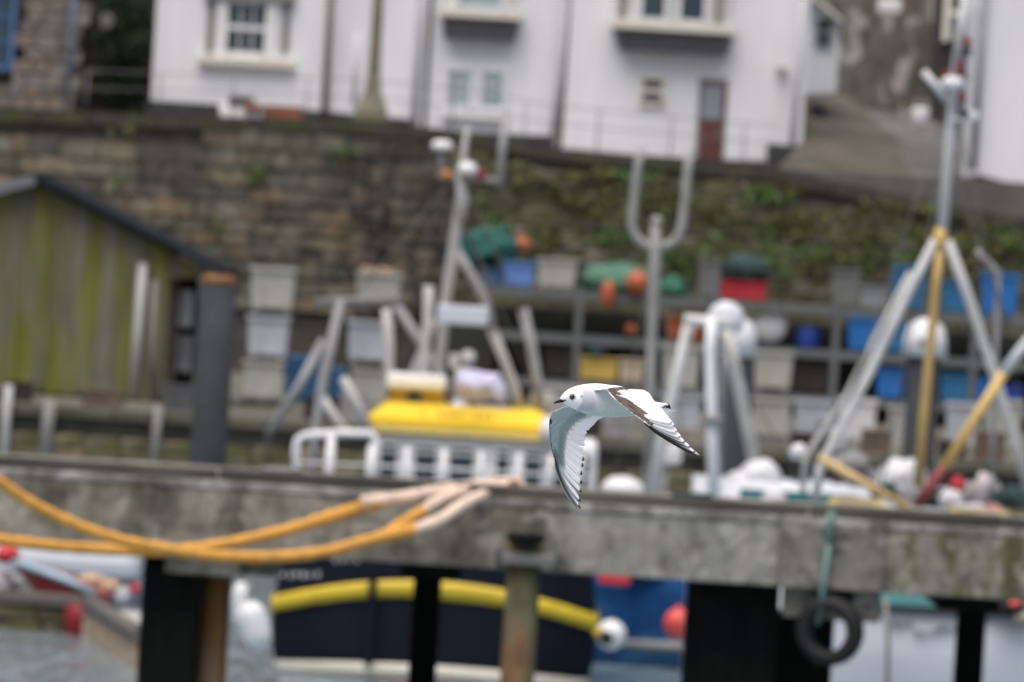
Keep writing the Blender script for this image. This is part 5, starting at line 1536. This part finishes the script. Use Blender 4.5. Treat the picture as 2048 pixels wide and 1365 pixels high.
hose("mooring_rope", "short orange branch rising from the lower rope to the pale ends at the pier kerb", [
    ("orange_cover", [(768, 1072, ya + .08), (800, 1050, ya + .12), (848, 1022, ya + .2)], .05, rope_orange),
    ("pale_sleeve", [(842, 1026, ya + .2), (880, 1000, ya + .3), (925, 984, ya + .6), (980, 972, ya + 1.0), (1035, 968, ya + 1.35)], .05, rope_pale)])
m_ = MB(); pbox(m_, 1016, 960, 1040, 1000, EY + .32, .2, 1, .02); single("mooring_bollard", m_, M("rusty_post", (.3, .2, .14), .85, .3, 6), "rusty stub post on the kerb where the pale rope ends meet", "bollard")

# ================================================================== THE GULL
BD = 25.5
K = 4.5514
def B(cx, cy, dy=0.0):
    """a point on the bird measured in the bird's close-up, dy metres beyond (+) its middle plane"""
    return W(1060 + cx / K, 740 + cy / K, BD + dy)
PXM = U(1, BD) / K                       # metres per close-up unit
plum = bpy.data.materials.new("plumage")
plum.use_nodes = True
n, l = plum.node_tree.nodes, plum.node_tree.links
b = n["Principled BSDF"]
b.inputs["Roughness"].default_value = .85
b.inputs["Specular IOR Level"].default_value = .15
at = n.new("ShaderNodeVertexColor"); at.layer_name = "plumage"
l.new(at.outputs[0], b.inputs["Base Color"])
tr_ = n.new("ShaderNodeBsdfTranslucent")
l.new(at.outputs[0], tr_.inputs["Color"])
mx = n.new("ShaderNodeMixShader"); mx.inputs[0].default_value = .0
body_mat = plum
nz = n.new("ShaderNodeTexNoise"); nz.inputs["Scale"].default_value = 260; nz.inputs["Detail"].default_value = 3
tc = n.new("ShaderNodeTexCoord"); mp = n.new("ShaderNodeMapping"); mp.inputs["Scale"].default_value = (.35, 1, 1)
l.new(tc.outputs["Object"], mp.inputs[0]); l.new(mp.outputs[0], nz.inputs["Vector"])
bp = n.new("ShaderNodeBump"); bp.inputs["Strength"].default_value = .35; bp.inputs["Distance"].default_value = .002
l.new(nz.outputs[0], bp.inputs["Height"]); l.new(bp.outputs[0], b.inputs["Normal"])
feather_mat = bpy.data.materials.new("flight_feather")
feather_mat.use_nodes = True
n, l = feather_mat.node_tree.nodes, feather_mat.node_tree.links
b = n["Principled BSDF"]
b.inputs["Roughness"].default_value = .75
b.inputs["Specular IOR Level"].default_value = .2
at = n.new("ShaderNodeVertexColor"); at.layer_name = "plumage"
tr_ = n.new("ShaderNodeBsdfTranslucent")
mx = n.new("ShaderNodeMixShader"); mx.inputs[0].default_value = .76
l.new(at.outputs[0], b.inputs["Base Color"]); l.new(at.outputs[0], tr_.inputs["Color"])
l.new(b.outputs[0], mx.inputs[1]); l.new(tr_.outputs[0], mx.inputs[2])
l.new(mx.outputs[0], n["Material Output"].inputs["Surface"])

near_feather_mat = feather_mat.copy(); near_feather_mat.name = "upper_wing_feather"
for q in near_feather_mat.node_tree.nodes:
    if q.type == 'MIX_SHADER': q.inputs[0].default_value = .12
WHITE, SOFT, GREY, BROWN, DARK = (.955, .955, .96), (.80, .81, .82), (.50, .51, .56), (.066, .052, .046), (.03, .026, .024)
def mixc(a, c, f):
    f = max(0.0, min(1.0, f))
    return tuple(a[i] + (c[i] - a[i]) * f for i in range(3))
def sm(x, a, c):
    t_ = max(0.0, min(1.0, (x - a) / (c - a)))
    return t_ * t_ * (3 - 2 * t_)
def interp(tab, x):
    if x <= tab[0][0]: return tab[0][1:]
    for p, q in zip(tab, tab[1:]):
        if x <= q[0]:
            f = (x - p[0]) / (q[0] - p[0])
            return tuple(p[i] + (q[i] - p[i]) * f for i in range(1, len(p)))
    return tab[-1][1:]
def resample(pts, n_):
    pts = [Vector(p) for p in pts]
    q = spl([tuple(p) for p in pts], 8)
    ln = [0]
    for a, c in zip(q, q[1:]): ln.append(ln[-1] + (c - a).length)
    out = []
    j = 0
    for i in range(n_):
        t_ = ln[-1] * i / (n_ - 1)
        while j < len(ln) - 2 and ln[j + 1] < t_: j += 1
        f = (t_ - ln[j]) / max(1e-9, ln[j + 1] - ln[j])
        out.append(q[j].lerp(q[j + 1], min(1, max(0, f))))
    return out
def poly_dist(poly, x, y):
    """signed distance to a polygon, negative inside"""
    d, ins = 1e9, False
    k = len(poly)
    for i in range(k):
        x1, y1 = poly[i]; x2, y2 = poly[(i + 1) % k]
        dx, dy = x2 - x1, y2 - y1
        t_ = max(0, min(1, ((x - x1) * dx + (y - y1) * dy) / max(1e-9, dx * dx + dy * dy)))
        d = min(d, math.hypot(x - x1 - t_ * dx, y - y1 - t_ * dy))
        if (y1 > y) != (y2 > y) and x < (x2 - x1) * (y - y1) / (y2 - y1) + x1:
            ins = not ins
    return -d if ins else d

gv, gf, gc = [], [], []                    # the continuous body: trunk, head and both wing arms
# ---- trunk
prof = [(270, 268, 284, .55), (273, 262, 290, .7), (278, 251, 295, .75), (286, 239, 299, .8), (300, 219, 305, .86), (320, 199, 316, .9), (345, 180, 331, .93), (375, 165, 347, .95), (410, 152, 362, .96),
        (450, 141, 380, .97), (490, 132, 397, .98), (540, 126, 411, 1.0), (600, 124, 422, 1.02), (660, 128, 429, 1.04), (720, 137, 433, 1.04), (790, 152, 433, 1.02), (860, 174, 429, .98),
        (930, 204, 421, .95), (1000, 237, 407, .95), (1060, 264, 392, 1.0), (1110, 284, 382, 1.1), (1160, 294, 378, 1.15), (1210, 301, 375, 1.2), (1245, 308, 373, 1.0), (1262, 318, 368, .7)]
NS, NR = 90, 40
def plume_body(cx, cy, side):
    c = WHITE
    # grey shawl on the hind neck and breast side
    edge = 468 + .05 * (cy - 130) - .0035 * max(0, cy - 250) ** 1.6 * .4
    edge = interp([(120, 452), (180, 468), (240, 478), (300, 470), (350, 435), (400, 400), (440, 380)], cy)[0]
    wob = 6 * noise.noise(Vector((cx * .03, cy * .03, 0)))
    sh = sm(cx + wob, edge - 6, edge + 14) * (1 - sm(cx, 560, 680)) * sm(cy, 125, 175) * (1 - .55 * sm(cy, 340, 420))
    c = mixc(c, (.56, .57, .62), sh)
    back = sm(cx, 460, 560) * (1 - sm(cy, 150, 200))
    c = mixc(c, (.70, .71, .76), back * .7)
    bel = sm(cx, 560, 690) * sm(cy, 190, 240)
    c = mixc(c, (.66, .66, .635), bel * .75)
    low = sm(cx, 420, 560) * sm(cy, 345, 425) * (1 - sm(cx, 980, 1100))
    c = mixc(c, (.50, .60, .57), low * .6)  # teal light off the water painted into the belly colour
    # eye surround and ear spot
    if side < 0.35:
        e = math.hypot((cx - 385) / 27, (cy - 247) / 26)
        c = mixc(c, (.02, .02, .022), 1 - sm(e, .75, 1.35))
        e2 = math.hypot((cx - 345) / 20, (cy - 262) / 9)
        c = mixc(c, (.45, .45, .46), (1 - sm(e2, .4, 1.4)) * .35)
        e = math.hypot((cx - 470) / 11, (cy - 243) / 17)
        c = mixc(c, (.10, .10, .11), (1 - sm(e, .5, 1.5)) * .8)
    d = poly_dist([(256, 262), (280, 269), (300, 276), (338, 273), (322, 283), (304, 296), (270, 300)], cx, cy)
    c = mixc(c, (.014, .014, .015), 1 - sm(d, -2, 4))
    g_ = noise.noise(Vector((cx * .035, cy * .09, 11))) + .6 * noise.noise(Vector((cx * .11, cy * .22, 12)))
    c = tuple(k * (1 + .05 * g_) for k in c)
    d = poly_dist([(1205, 340), (1225, 320), (1262, 322), (1278, 345), (1282, 364), (1240, 366), (1208, 358)], cx, cy)
    c = mixc(c, DARK, 1 - sm(d, -4, 4))
    return c
for i in range(NS + 1):
    f = i / NS
    cx = 270 + (1262 - 270) * (f ** 1.25)
    t_, bt_, wf_ = interp(prof, cx)
    # smooth the table a little
    ta, ba, _ = interp(prof, cx - 9); tb, bb_, _ = interp(prof, cx + 9)
    if cx > 320: t_, bt_ = (t_ * 2 + ta + tb) / 4, (bt_ * 2 + ba + bb_) / 4
    mid, hh = (t_ + bt_) / 2, (bt_ - t_) / 2
    hw_ = hh * wf_ * PXM
    for j in range(NR):
        a = 2 * math.pi * j / NR
        cy = mid - hh * math.cos(a)
        sx = math.sin(a)
        sgn = math.copysign(abs(sx) ** .92, sx)
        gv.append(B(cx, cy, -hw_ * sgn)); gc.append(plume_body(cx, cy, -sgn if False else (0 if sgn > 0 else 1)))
for i in range(NS):
    for j in range(NR):
        gf.append((i * NR + j, i * NR + (j + 1) % NR, (i + 1) * NR + (j + 1) % NR, (i + 1) * NR + j))
gf.append(tuple(reversed(range(NR)))); gf.append(tuple(NS * NR + j for j in range(NR)))
def trunk_dy(cx, cy):
    t_, bt_, wf_ = interp(prof, cx)
    mid, hh = (t_ + bt_) / 2, (bt_ - t_) / 2
    k = max(0, 1 - ((cy - mid) / hh) ** 2) ** .5
    return -hh * wf_ * PXM * k ** .92

# ---- wing arms: closed thin aerofoil sheets
def sheet(lead, trail, nu, nv, thick, camber, colour, side):
    """lead/trail: curves in close-up units plus depth in metres; side -1 puts the camber toward the viewer"""
    L_, T_ = resample([(p[0], p[1], p[2] / PXM) for p in lead], nu), resample([(p[0], p[1], p[2] / PXM) for p in trail], nu)
    o = len(gv)
    for s in (0, 1):
        for i in range(nu):
            for j in range(nv):
                v = j / (nv - 1)
                p = L_[i].lerp(T_[i], v)
                ch = (T_[i] - L_[i]).length * PXM
                bow = camber * ch * 4 * v * (1 - v) * (1 - .3 * v)
                th = thick * (max(0, v) ** .5) * (1 - v) ** .9 * 2.2
                if i in (0, nu - 1): th *= .5
                dy = p.z * PXM + side * bow + (th if s else -th)
                gv.append(B(p.x, p.y, dy)); gc.append(colour(p.x, p.y, i / (nu - 1), v, s))
    m = nu * nv
    for i in range(nu - 1):
        for j in range(nv - 1):
            a = o + i * nv + j
            gf.append((a, a + 1, a + nv + 1, a + nv))
            a += m
            gf.append((a, a + nv, a + nv + 1, a + 1))
    for i in range(nu - 1):                    # trailing edge seam
        a = o + i * nv + nv - 1
        gf.append((a, a + m, a + m + nv, a + nv))
    for j in range(nv - 1):
        a = o + (nu - 1) * nv + j
        gf.append((a, a + 1, a + 1 + m, a + m))

Z2 = lambda x, y: (x * .5668 + 637, y * .5668 + 45.5)
bar = [Z2(*p) for p in [(98, 232), (150, 212), (320, 190), (430, 210), (510, 240), (440, 250), (345, 243), (285, 268), (330, 290), (360, 318), (322, 330), (258, 322), (330, 345), (470, 400), (560, 470),
                        (640, 530), (705, 572), (760, 612), (805, 662), (852, 730), (872, 790), (900, 850), (860, 900), (815, 835), (760, 782), (700, 738), (600, 672), (520, 612), (430, 545), (350, 475), (290, 430), (220, 362), (165, 290)]]
def near_col(x, y, u_, v, s):
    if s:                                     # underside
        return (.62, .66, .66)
    wob = 7 * noise.noise(Vector((x * .012 + y * .05, y * .012 - x * .05, 1))) + 5 * noise.noise(Vector((x * .06, y * .06, 2)))
    d = poly_dist(bar, x, y) + wob
    c = mixc(WHITE, (.80, .81, .85), .5 + .5 * noise.noise(Vector((x * .01, y * .03, 4))))
    st = noise.noise(Vector(((x * .87 + y * .5) * .012, (y * .87 - x * .5) * .085, 3)))
    br = mixc(BROWN, (.20, .16, .145), .35 + .9 * st)
    br = mixc(br, (.055, .043, .038), .6 * (1 - sm(x, 690, 860)))
    return mixc(br, c, sm(d, -5, 6))
near_lead = [(575, 190, -.025), (630, 183, -.06), (690, 177, -.105), (715, 205, -.122), (760, 257, -.133), (830, 312, -.143), (940, 404, -.153), (1020, 462, -.158), (1095, 517, -.162)]
near_trail = [(590, 150, -.005), (680, 140, -.018), (745, 140, -.03), (820, 149, -.045), (910, 179, -.062), (1000, 207, -.078), (1060, 224, -.088), (1088, 246, -.094), (1108, 296, -.100), (1160, 350, -.106), (1195, 392, -.113), (1215, 425, -.119)]
sheet(near_lead, near_trail, 120, 44, .0022, .10, near_col, -1)
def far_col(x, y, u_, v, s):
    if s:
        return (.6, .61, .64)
    c = mixc((.40, .46, .46), (.55, .61, .61), .5 + .8 * noise.noise(Vector(((x * .7 - y * .7) * .01, (x * .7 + y * .7) * .05, 7))))  # grey-green lining, with underwing shade painted into the colour
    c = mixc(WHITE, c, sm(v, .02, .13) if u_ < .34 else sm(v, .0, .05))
    c = mixc(c, (.80, .84, .85), sm(v + .10 * noise.noise(Vector(((x * .55 + y * .83) * .008, (x * .83 - y * .55) * .07, 5))), .60, .92))  # glow of thin feathers painted in toward the trailing edge
    for ex, ey, rx, ry in ((186, 470, 15, 30), (190, 690, 10, 32), (176, 580, 7, 20)):
        e = math.hypot((x - ex) / rx, (y - ey) / ry) + .35 * noise.noise(Vector((x * .05, y * .05, 9)))
        c = mixc(c, DARK, (1 - sm(e, .6, 1.2)) * .95)
    if u_ > .52:
        c = mixc((.06, .065, .065), c, sm(v, .02, .09))
    return c
far_lead = [(400, 300, .02), (340, 326, .03), (290, 340, .045), (240, 362, .07), (200, 392, .095), (180, 435, .108), (174, 490, .115), (176, 560, .121), (184, 640, .128), (200, 740, .134), (222, 810, .139)]
far_trail = [(620, 400, .02), (560, 425, .028), (500, 445, .037), (450, 465, .047), (405, 495, .058), (365, 535, .070), (340, 585, .082), (325, 640, .094), (318, 700, .104), (315, 770, .114), (318, 850, .124)]
far_lean = lambda cy: max(0, cy - 440) * .00016
far_lead = [(a, c_, d + far_lean(c_)) for a, c_, d in far_lead]
far_trail = [(a, c_, d + far_lean(c_)) for a, c_, d in far_trail]
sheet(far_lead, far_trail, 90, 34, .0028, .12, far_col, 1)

gme = bpy.data.meshes.new("gull")
gorg = B(660, 290, 0)
gme.from_pydata([p - gorg for p in gv], [], gf)
gme.polygons.foreach_set("use_smooth", [True] * len(gme.polygons))
ca = gme.color_attributes.new("plumage", 'FLOAT_COLOR', 'POINT')
ca.data.foreach_set("color", [k for c in gc for k in (c[0], c[1], c[2], 1.0)])
bm = bmesh.new(); bm.from_mesh(gme); bmesh.ops.recalc_face_normals(bm, faces=bm.faces); bm.to_mesh(gme); bm.free()
gme.materials.append(body_mat)
gull = bpy.data.objects.new("gull", gme)
COL.objects.link(gull)
gull.location = gorg
gull["label"] = "small white gull flying left with brown wing bar, sharp in front of everything"
gull["category"] = "gull"

def gpart(name, mb, mat, smooth=True):
    me = mesh_of(mb, name, gorg)
    me.materials.append(mat)
    o = bpy.data.objects.new(name, me)
    COL.objects.link(o); o.parent = gull
    return o
# bill: upper and lower mandible
horn = M("black_bill", (.012, .012, .013), .38, .1, 3, bump=0)
def mandible(tab):
    m2 = MB(); vs = []
    for cx, t_, bt_, w_ in tab:
        for j in range(14):
            a = 2 * math.pi * j / 14
            vs.append(B(cx, (t_ + bt_) / 2 - (bt_ - t_) / 2 * math.cos(a), -w_ * PXM * math.sin(a)))
    fs = [(i * 14 + j, i * 14 + (j + 1) % 14, i * 14 + 14 + (j + 1) % 14, i * 14 + 14 + j) for i in range(len(tab) - 1) for j in range(14)]
    fs += [tuple(range(14)), tuple(range(len(tab) * 14 - 14, len(tab) * 14))]
    return m2.add(vs, fs, True)
gpart("upper_bill", mandible([(312, 266, 284, 30), (295, 268, 286, 26), (280, 270, 289, 22), (262, 274, 294, 17), (245, 280, 299, 12), (230, 289, 304, 8), (220, 297, 308, 5), (213, 304, 310, 1.5)]), horn)
gpart("lower_bill", mandible([(312, 280, 296, 28), (298, 284, 299, 23), (280, 288, 301, 18), (262, 292, 303, 13), (245, 297, 305, 9), (230, 302, 307, 5), (220, 305, 308, 3)]), horn)
eye_m = M("dark_eye", (.006, .006, .007), .05, .0, 3, bump=0, spec=.8)
m_ = MB(); ec = B(384, 247, trunk_dy(384, 247) + .0012); rE = .0048
m_.lathe(ec, [(rE * math.sin(a), -rE * math.cos(a)) for a in [math.pi * (i + .05) / 12.1 for i in range(13)]], 20); gpart("eye", m_, eye_m)

# ---- flight feathers
def feather(name, base, tip, w0, bow, dy0, dy1, colf, taper_tip=.30, nt=22, tilt=0.0, blunt=.55):
    """base, tip: close-up units; w0 half width in units; colf(t, s) with s from -1 (leading web) to 1 (trailing web)"""
    bx, by = base; tx, ty_ = tip
    dx, dy = tx - bx, ty_ - by
    ln = math.hypot(dx, dy); dx /= ln; dy /= ln
    nx, ny = dy, -dx                          # toward the trailing side (right of travel on the picture)
    cols = [-1, -.82, -.55, -.28, -.06, .06, .28, .55, .82, 1]
    vs, fs, cc = [], [], []
    for i in range(nt + 1):
        t_ = 1 - (1 - i / nt) ** 1.35
        k = min(1, .35 + t_ / .18 * .65) * (max(0, 1 - max(0, (t_ - 1 + taper_tip) / taper_tip) ** 2.2)) ** blunt
        off = bow * 4 * t_ * (1 - t_)
        for s in cols:
            ww = w0 * k * s * (.62 if s < 0 else 1.0)
            jag = 0
            p = B(bx + dx * ln * t_ - nx * off + nx * ww, by + dy * ln * t_ - ny * off + ny * ww,
                  dy0 + (dy1 - dy0) * t_ + tilt * s * k - .0006 * (1 - s * s) * math.copysign(1, tilt if tilt else 1))
            vs.append(p); cc.append(colf(t_, s))
    m = len(cols)
    for i in range(nt):
        for j in range(m - 1):
            fs.append((i * m + j, i * m + j + 1, (i + 1) * m + j + 1, (i + 1) * m + j))
    me = bpy.data.meshes.new(name)
    me.from_pydata([p - gorg for p in vs], [], fs)
    me.polygons.foreach_set("use_smooth", [True] * len(fs))
    ca = me.color_attributes.new("plumage", 'FLOAT_COLOR', 'POINT')
    ca.data.foreach_set("color", [q for c in cc for q in (c[0], c[1], c[2], 1.0)])
    me.materials.append(near_feather_mat if dy0 < -.03 else feather_mat)
    o = bpy.data.objects.new(name, me)
    COL.objects.link(o); o.parent = gull
    return o

# near wing, seen from above: inner feathers lie over the outer ones
nbase = [(1040, 420), (1042, 434), (1046, 448), (1050, 460), (1052, 472), (1050, 480), (1046, 484), (1040, 484)]
ntip = [(1292, 480), (1315, 508), (1336, 562), (1370, 612), (1410, 664), (1461, 707), (1508, 755), (1557, 791)]
for k in range(8):
    i = 7 - k                                  # outermost first
    outer = i >= 4
    def colf(t_, s, i=i):
        c = WHITE
        if i >= 4:
            dk_ = mixc(BROWN, (.055, .046, .042), .4)
            edge = {4: -.5, 5: -.34, 6: -.22, 7: .05}[i]
            c = mixc(dk_, WHITE, sm(s, edge - .08, edge + .12))
            c = mixc(c, dk_, sm(t_, .93 if i < 7 else .86, .985))
        else:
            edge = {3: -.80, 2: -1.0, 1: -1.15, 0: -1.2}[i]
            c = mixc(BROWN, WHITE, sm(s, edge - .1, edge + .08))
            tipk = sm(t_, .945, .965)
            c = mixc(c, DARK, tipk * (1 - sm(s, -.1, .7)))
        if abs(s) < .1:
            c = mixc(c, (.14, .12, .11), .5 if i >= 4 else .10)
        return c
    feather("flight_feather", nbase[i], ntip[i], [34, 36, 38, 38, 36, 33, 31, 29][i], [0, -4, -10, -14, -18, -22, -26, -30][i] * -.6, -.150 - .0012 * (7 - i) * -1 * 0 - (.0006 * (7 - i)) + .0045, -.168 - .0008 * (7 - i), colf, .26 if i < 5 else .34, 26, .0012)
# secondaries and tertials of the near wing
stip = [(1268, 452), (1246, 424), (1222, 394), (1198, 366), (1172, 338), (1146, 312), (1124, 286), (1112, 262), (1098, 240), (1070, 224)]
sbase = [(1010, 400), (990, 370), (975, 345), (955, 320), (935, 300), (915, 280), (900, 262), (885, 245), (875, 228), (860, 212)]
for i in range(10):
    def colf(t_, s, i=i):
        c = mixc(WHITE, (.78, .79, .84), .6 * (1 - sm(t_, .2, 1)))
        if abs(s) < .1: c = mixc(c, (.62, .63, .68), .5)
        if s < -.7: c = mixc(c, (.7, .71, .75), .25)
        return c
    d0 = -.118 + .0035 * i
    feather("flight_feather", sbase[i], stip[i], 36, -6, d0 - .012, -.1235 + .0034 * i - .0006, colf, .2, 16, .001)

# far wing, seen from below and lit through: outer feathers lie nearer the viewer
fbase = [(225, 560), (222, 585), (219, 612), (217, 640), (217, 668), (218, 696), (220, 722), (222, 748), (224, 772), (226, 795)]
ftip = [(500, 690), (499, 762), (491, 828), (484, 884), (474, 956), (472, 1040), (470, 1120), (462, 1206), (459, 1266), (440, 1271)]
for i in range(10):
    def colf(t_, s, i=i):
        c = (.97, .975, .98)
        inner = sm(t_, .10, .40)
        c = mixc((.70, .74, .75), c, inner)  # feather bases darkened with painted shade of the overlapping layers
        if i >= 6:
            g = {6: -.5, 7: -.15, 8: .2, 9: .75}[i]
            c = mixc((.17, .18, .185), c, sm(s, g - .15, g + .35))
        else:
            c = mixc((.70, .73, .74), c, sm(s, -1.0, -.75))
        if 2 <= i <= 8:
            c = mixc(c, (.05, .045, .042), sm(t_ + .03 * s, .925, .955))
        if abs(s) < .1: c = mixc(c, (.20, .21, .21), .4 if i > 5 else .2)
        if i == 9: c = mixc(c, (.30, .31, .31), (1 - sm(s, -.5, .2)) * .6)
        return c
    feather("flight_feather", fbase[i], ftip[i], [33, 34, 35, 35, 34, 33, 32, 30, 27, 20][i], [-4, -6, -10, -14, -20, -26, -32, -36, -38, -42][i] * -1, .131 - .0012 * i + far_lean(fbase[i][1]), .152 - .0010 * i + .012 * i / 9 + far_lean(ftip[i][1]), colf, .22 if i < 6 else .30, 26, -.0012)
fs_tip = [(500, 645), (503, 606), (518, 579), (544, 540), (566, 516), (589, 494), (604, 474), (616, 458), (634, 444), (650, 432), (664, 426)]
fs_base = [(240, 540), (258, 520), (276, 502), (296, 486), (316, 470), (338, 456), (360, 446), (384, 436), (410, 428), (440, 420), (470, 414)]
for i in range(11):
    def colf(t_, s, i=i):
        c = mixc((.70, .74, .75), (.97, .975, .98), sm(t_, .25, .5))  # overlap shade painted at the bases of the secondaries too
        c = mixc((.70, .73, .74), c, sm(s, -1.0, -.75))
        if abs(s) < .1: c = mixc(c, (.45, .48, .50), .2)
        return c
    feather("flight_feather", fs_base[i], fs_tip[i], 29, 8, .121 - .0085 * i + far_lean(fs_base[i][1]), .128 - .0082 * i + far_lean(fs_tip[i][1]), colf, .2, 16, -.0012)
# greater under-wing coverts: a soft ragged row between the grey lining with its painted shade and the flight feathers
cb = [(470, 408), (432, 424), (398, 446), (362, 474), (332, 506), (310, 540), (296, 574), (288, 606), (282, 640), (278, 674), (276, 708), (278, 742), (280, 774), (284, 806), (290, 834)]
cd_ = [(96, 8), (100, 16), (100, 30), (98, 44), (94, 56), (88, 68), (80, 78), (72, 88), (64, 96), (58, 100), (52, 104), (46, 108), (40, 110), (34, 110), (28, 108)]
for i, ((bx_, by_), (ex_, ey_)) in enumerate(zip(cb, cd_)):
    def colf(t_, s, i=i):
        c = mixc((.50, .56, .56), (.86, .89, .90), sm(t_ + .12 * noise.noise(Vector((i * 1.7, s * 2, 0))), .35, .95))  # underwing shade painted grey at the base, fading to white
        if abs(s) < .1: c = mixc(c, (.42, .46, .47), .25)
        return c
    dm = interp([(400, .030), (470, .055), (540, .074), (610, .090), (700, .103), (850, .121)], by_)[0] + far_lean(by_) - .0045
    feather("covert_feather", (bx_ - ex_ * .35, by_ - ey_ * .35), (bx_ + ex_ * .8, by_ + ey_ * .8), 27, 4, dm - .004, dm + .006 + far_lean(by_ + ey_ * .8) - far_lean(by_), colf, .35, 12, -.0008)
# tail feathers
for i, (tx, ty_, dd) in enumerate([(1272, 316, .018), (1276, 326, .010), (1280, 340, .0), (1283, 352, -.010), (1278, 370, -.020)]):
    def colf(t_, s):
        return mixc(SOFT, DARK, sm(t_, .72, .8) * (1 if 0 < i < 4 else .0))
    feather("tail_feather", (1090, 325 + i * 9), (tx, ty_), 20, 2, dd * .8, dd, colf, .12, 12, .0004)
feather("tail_feather", (1150, 372), (1337, 375), 7, 3, -.022, -.024, lambda t_, s: WHITE, .5, 14, .0003)
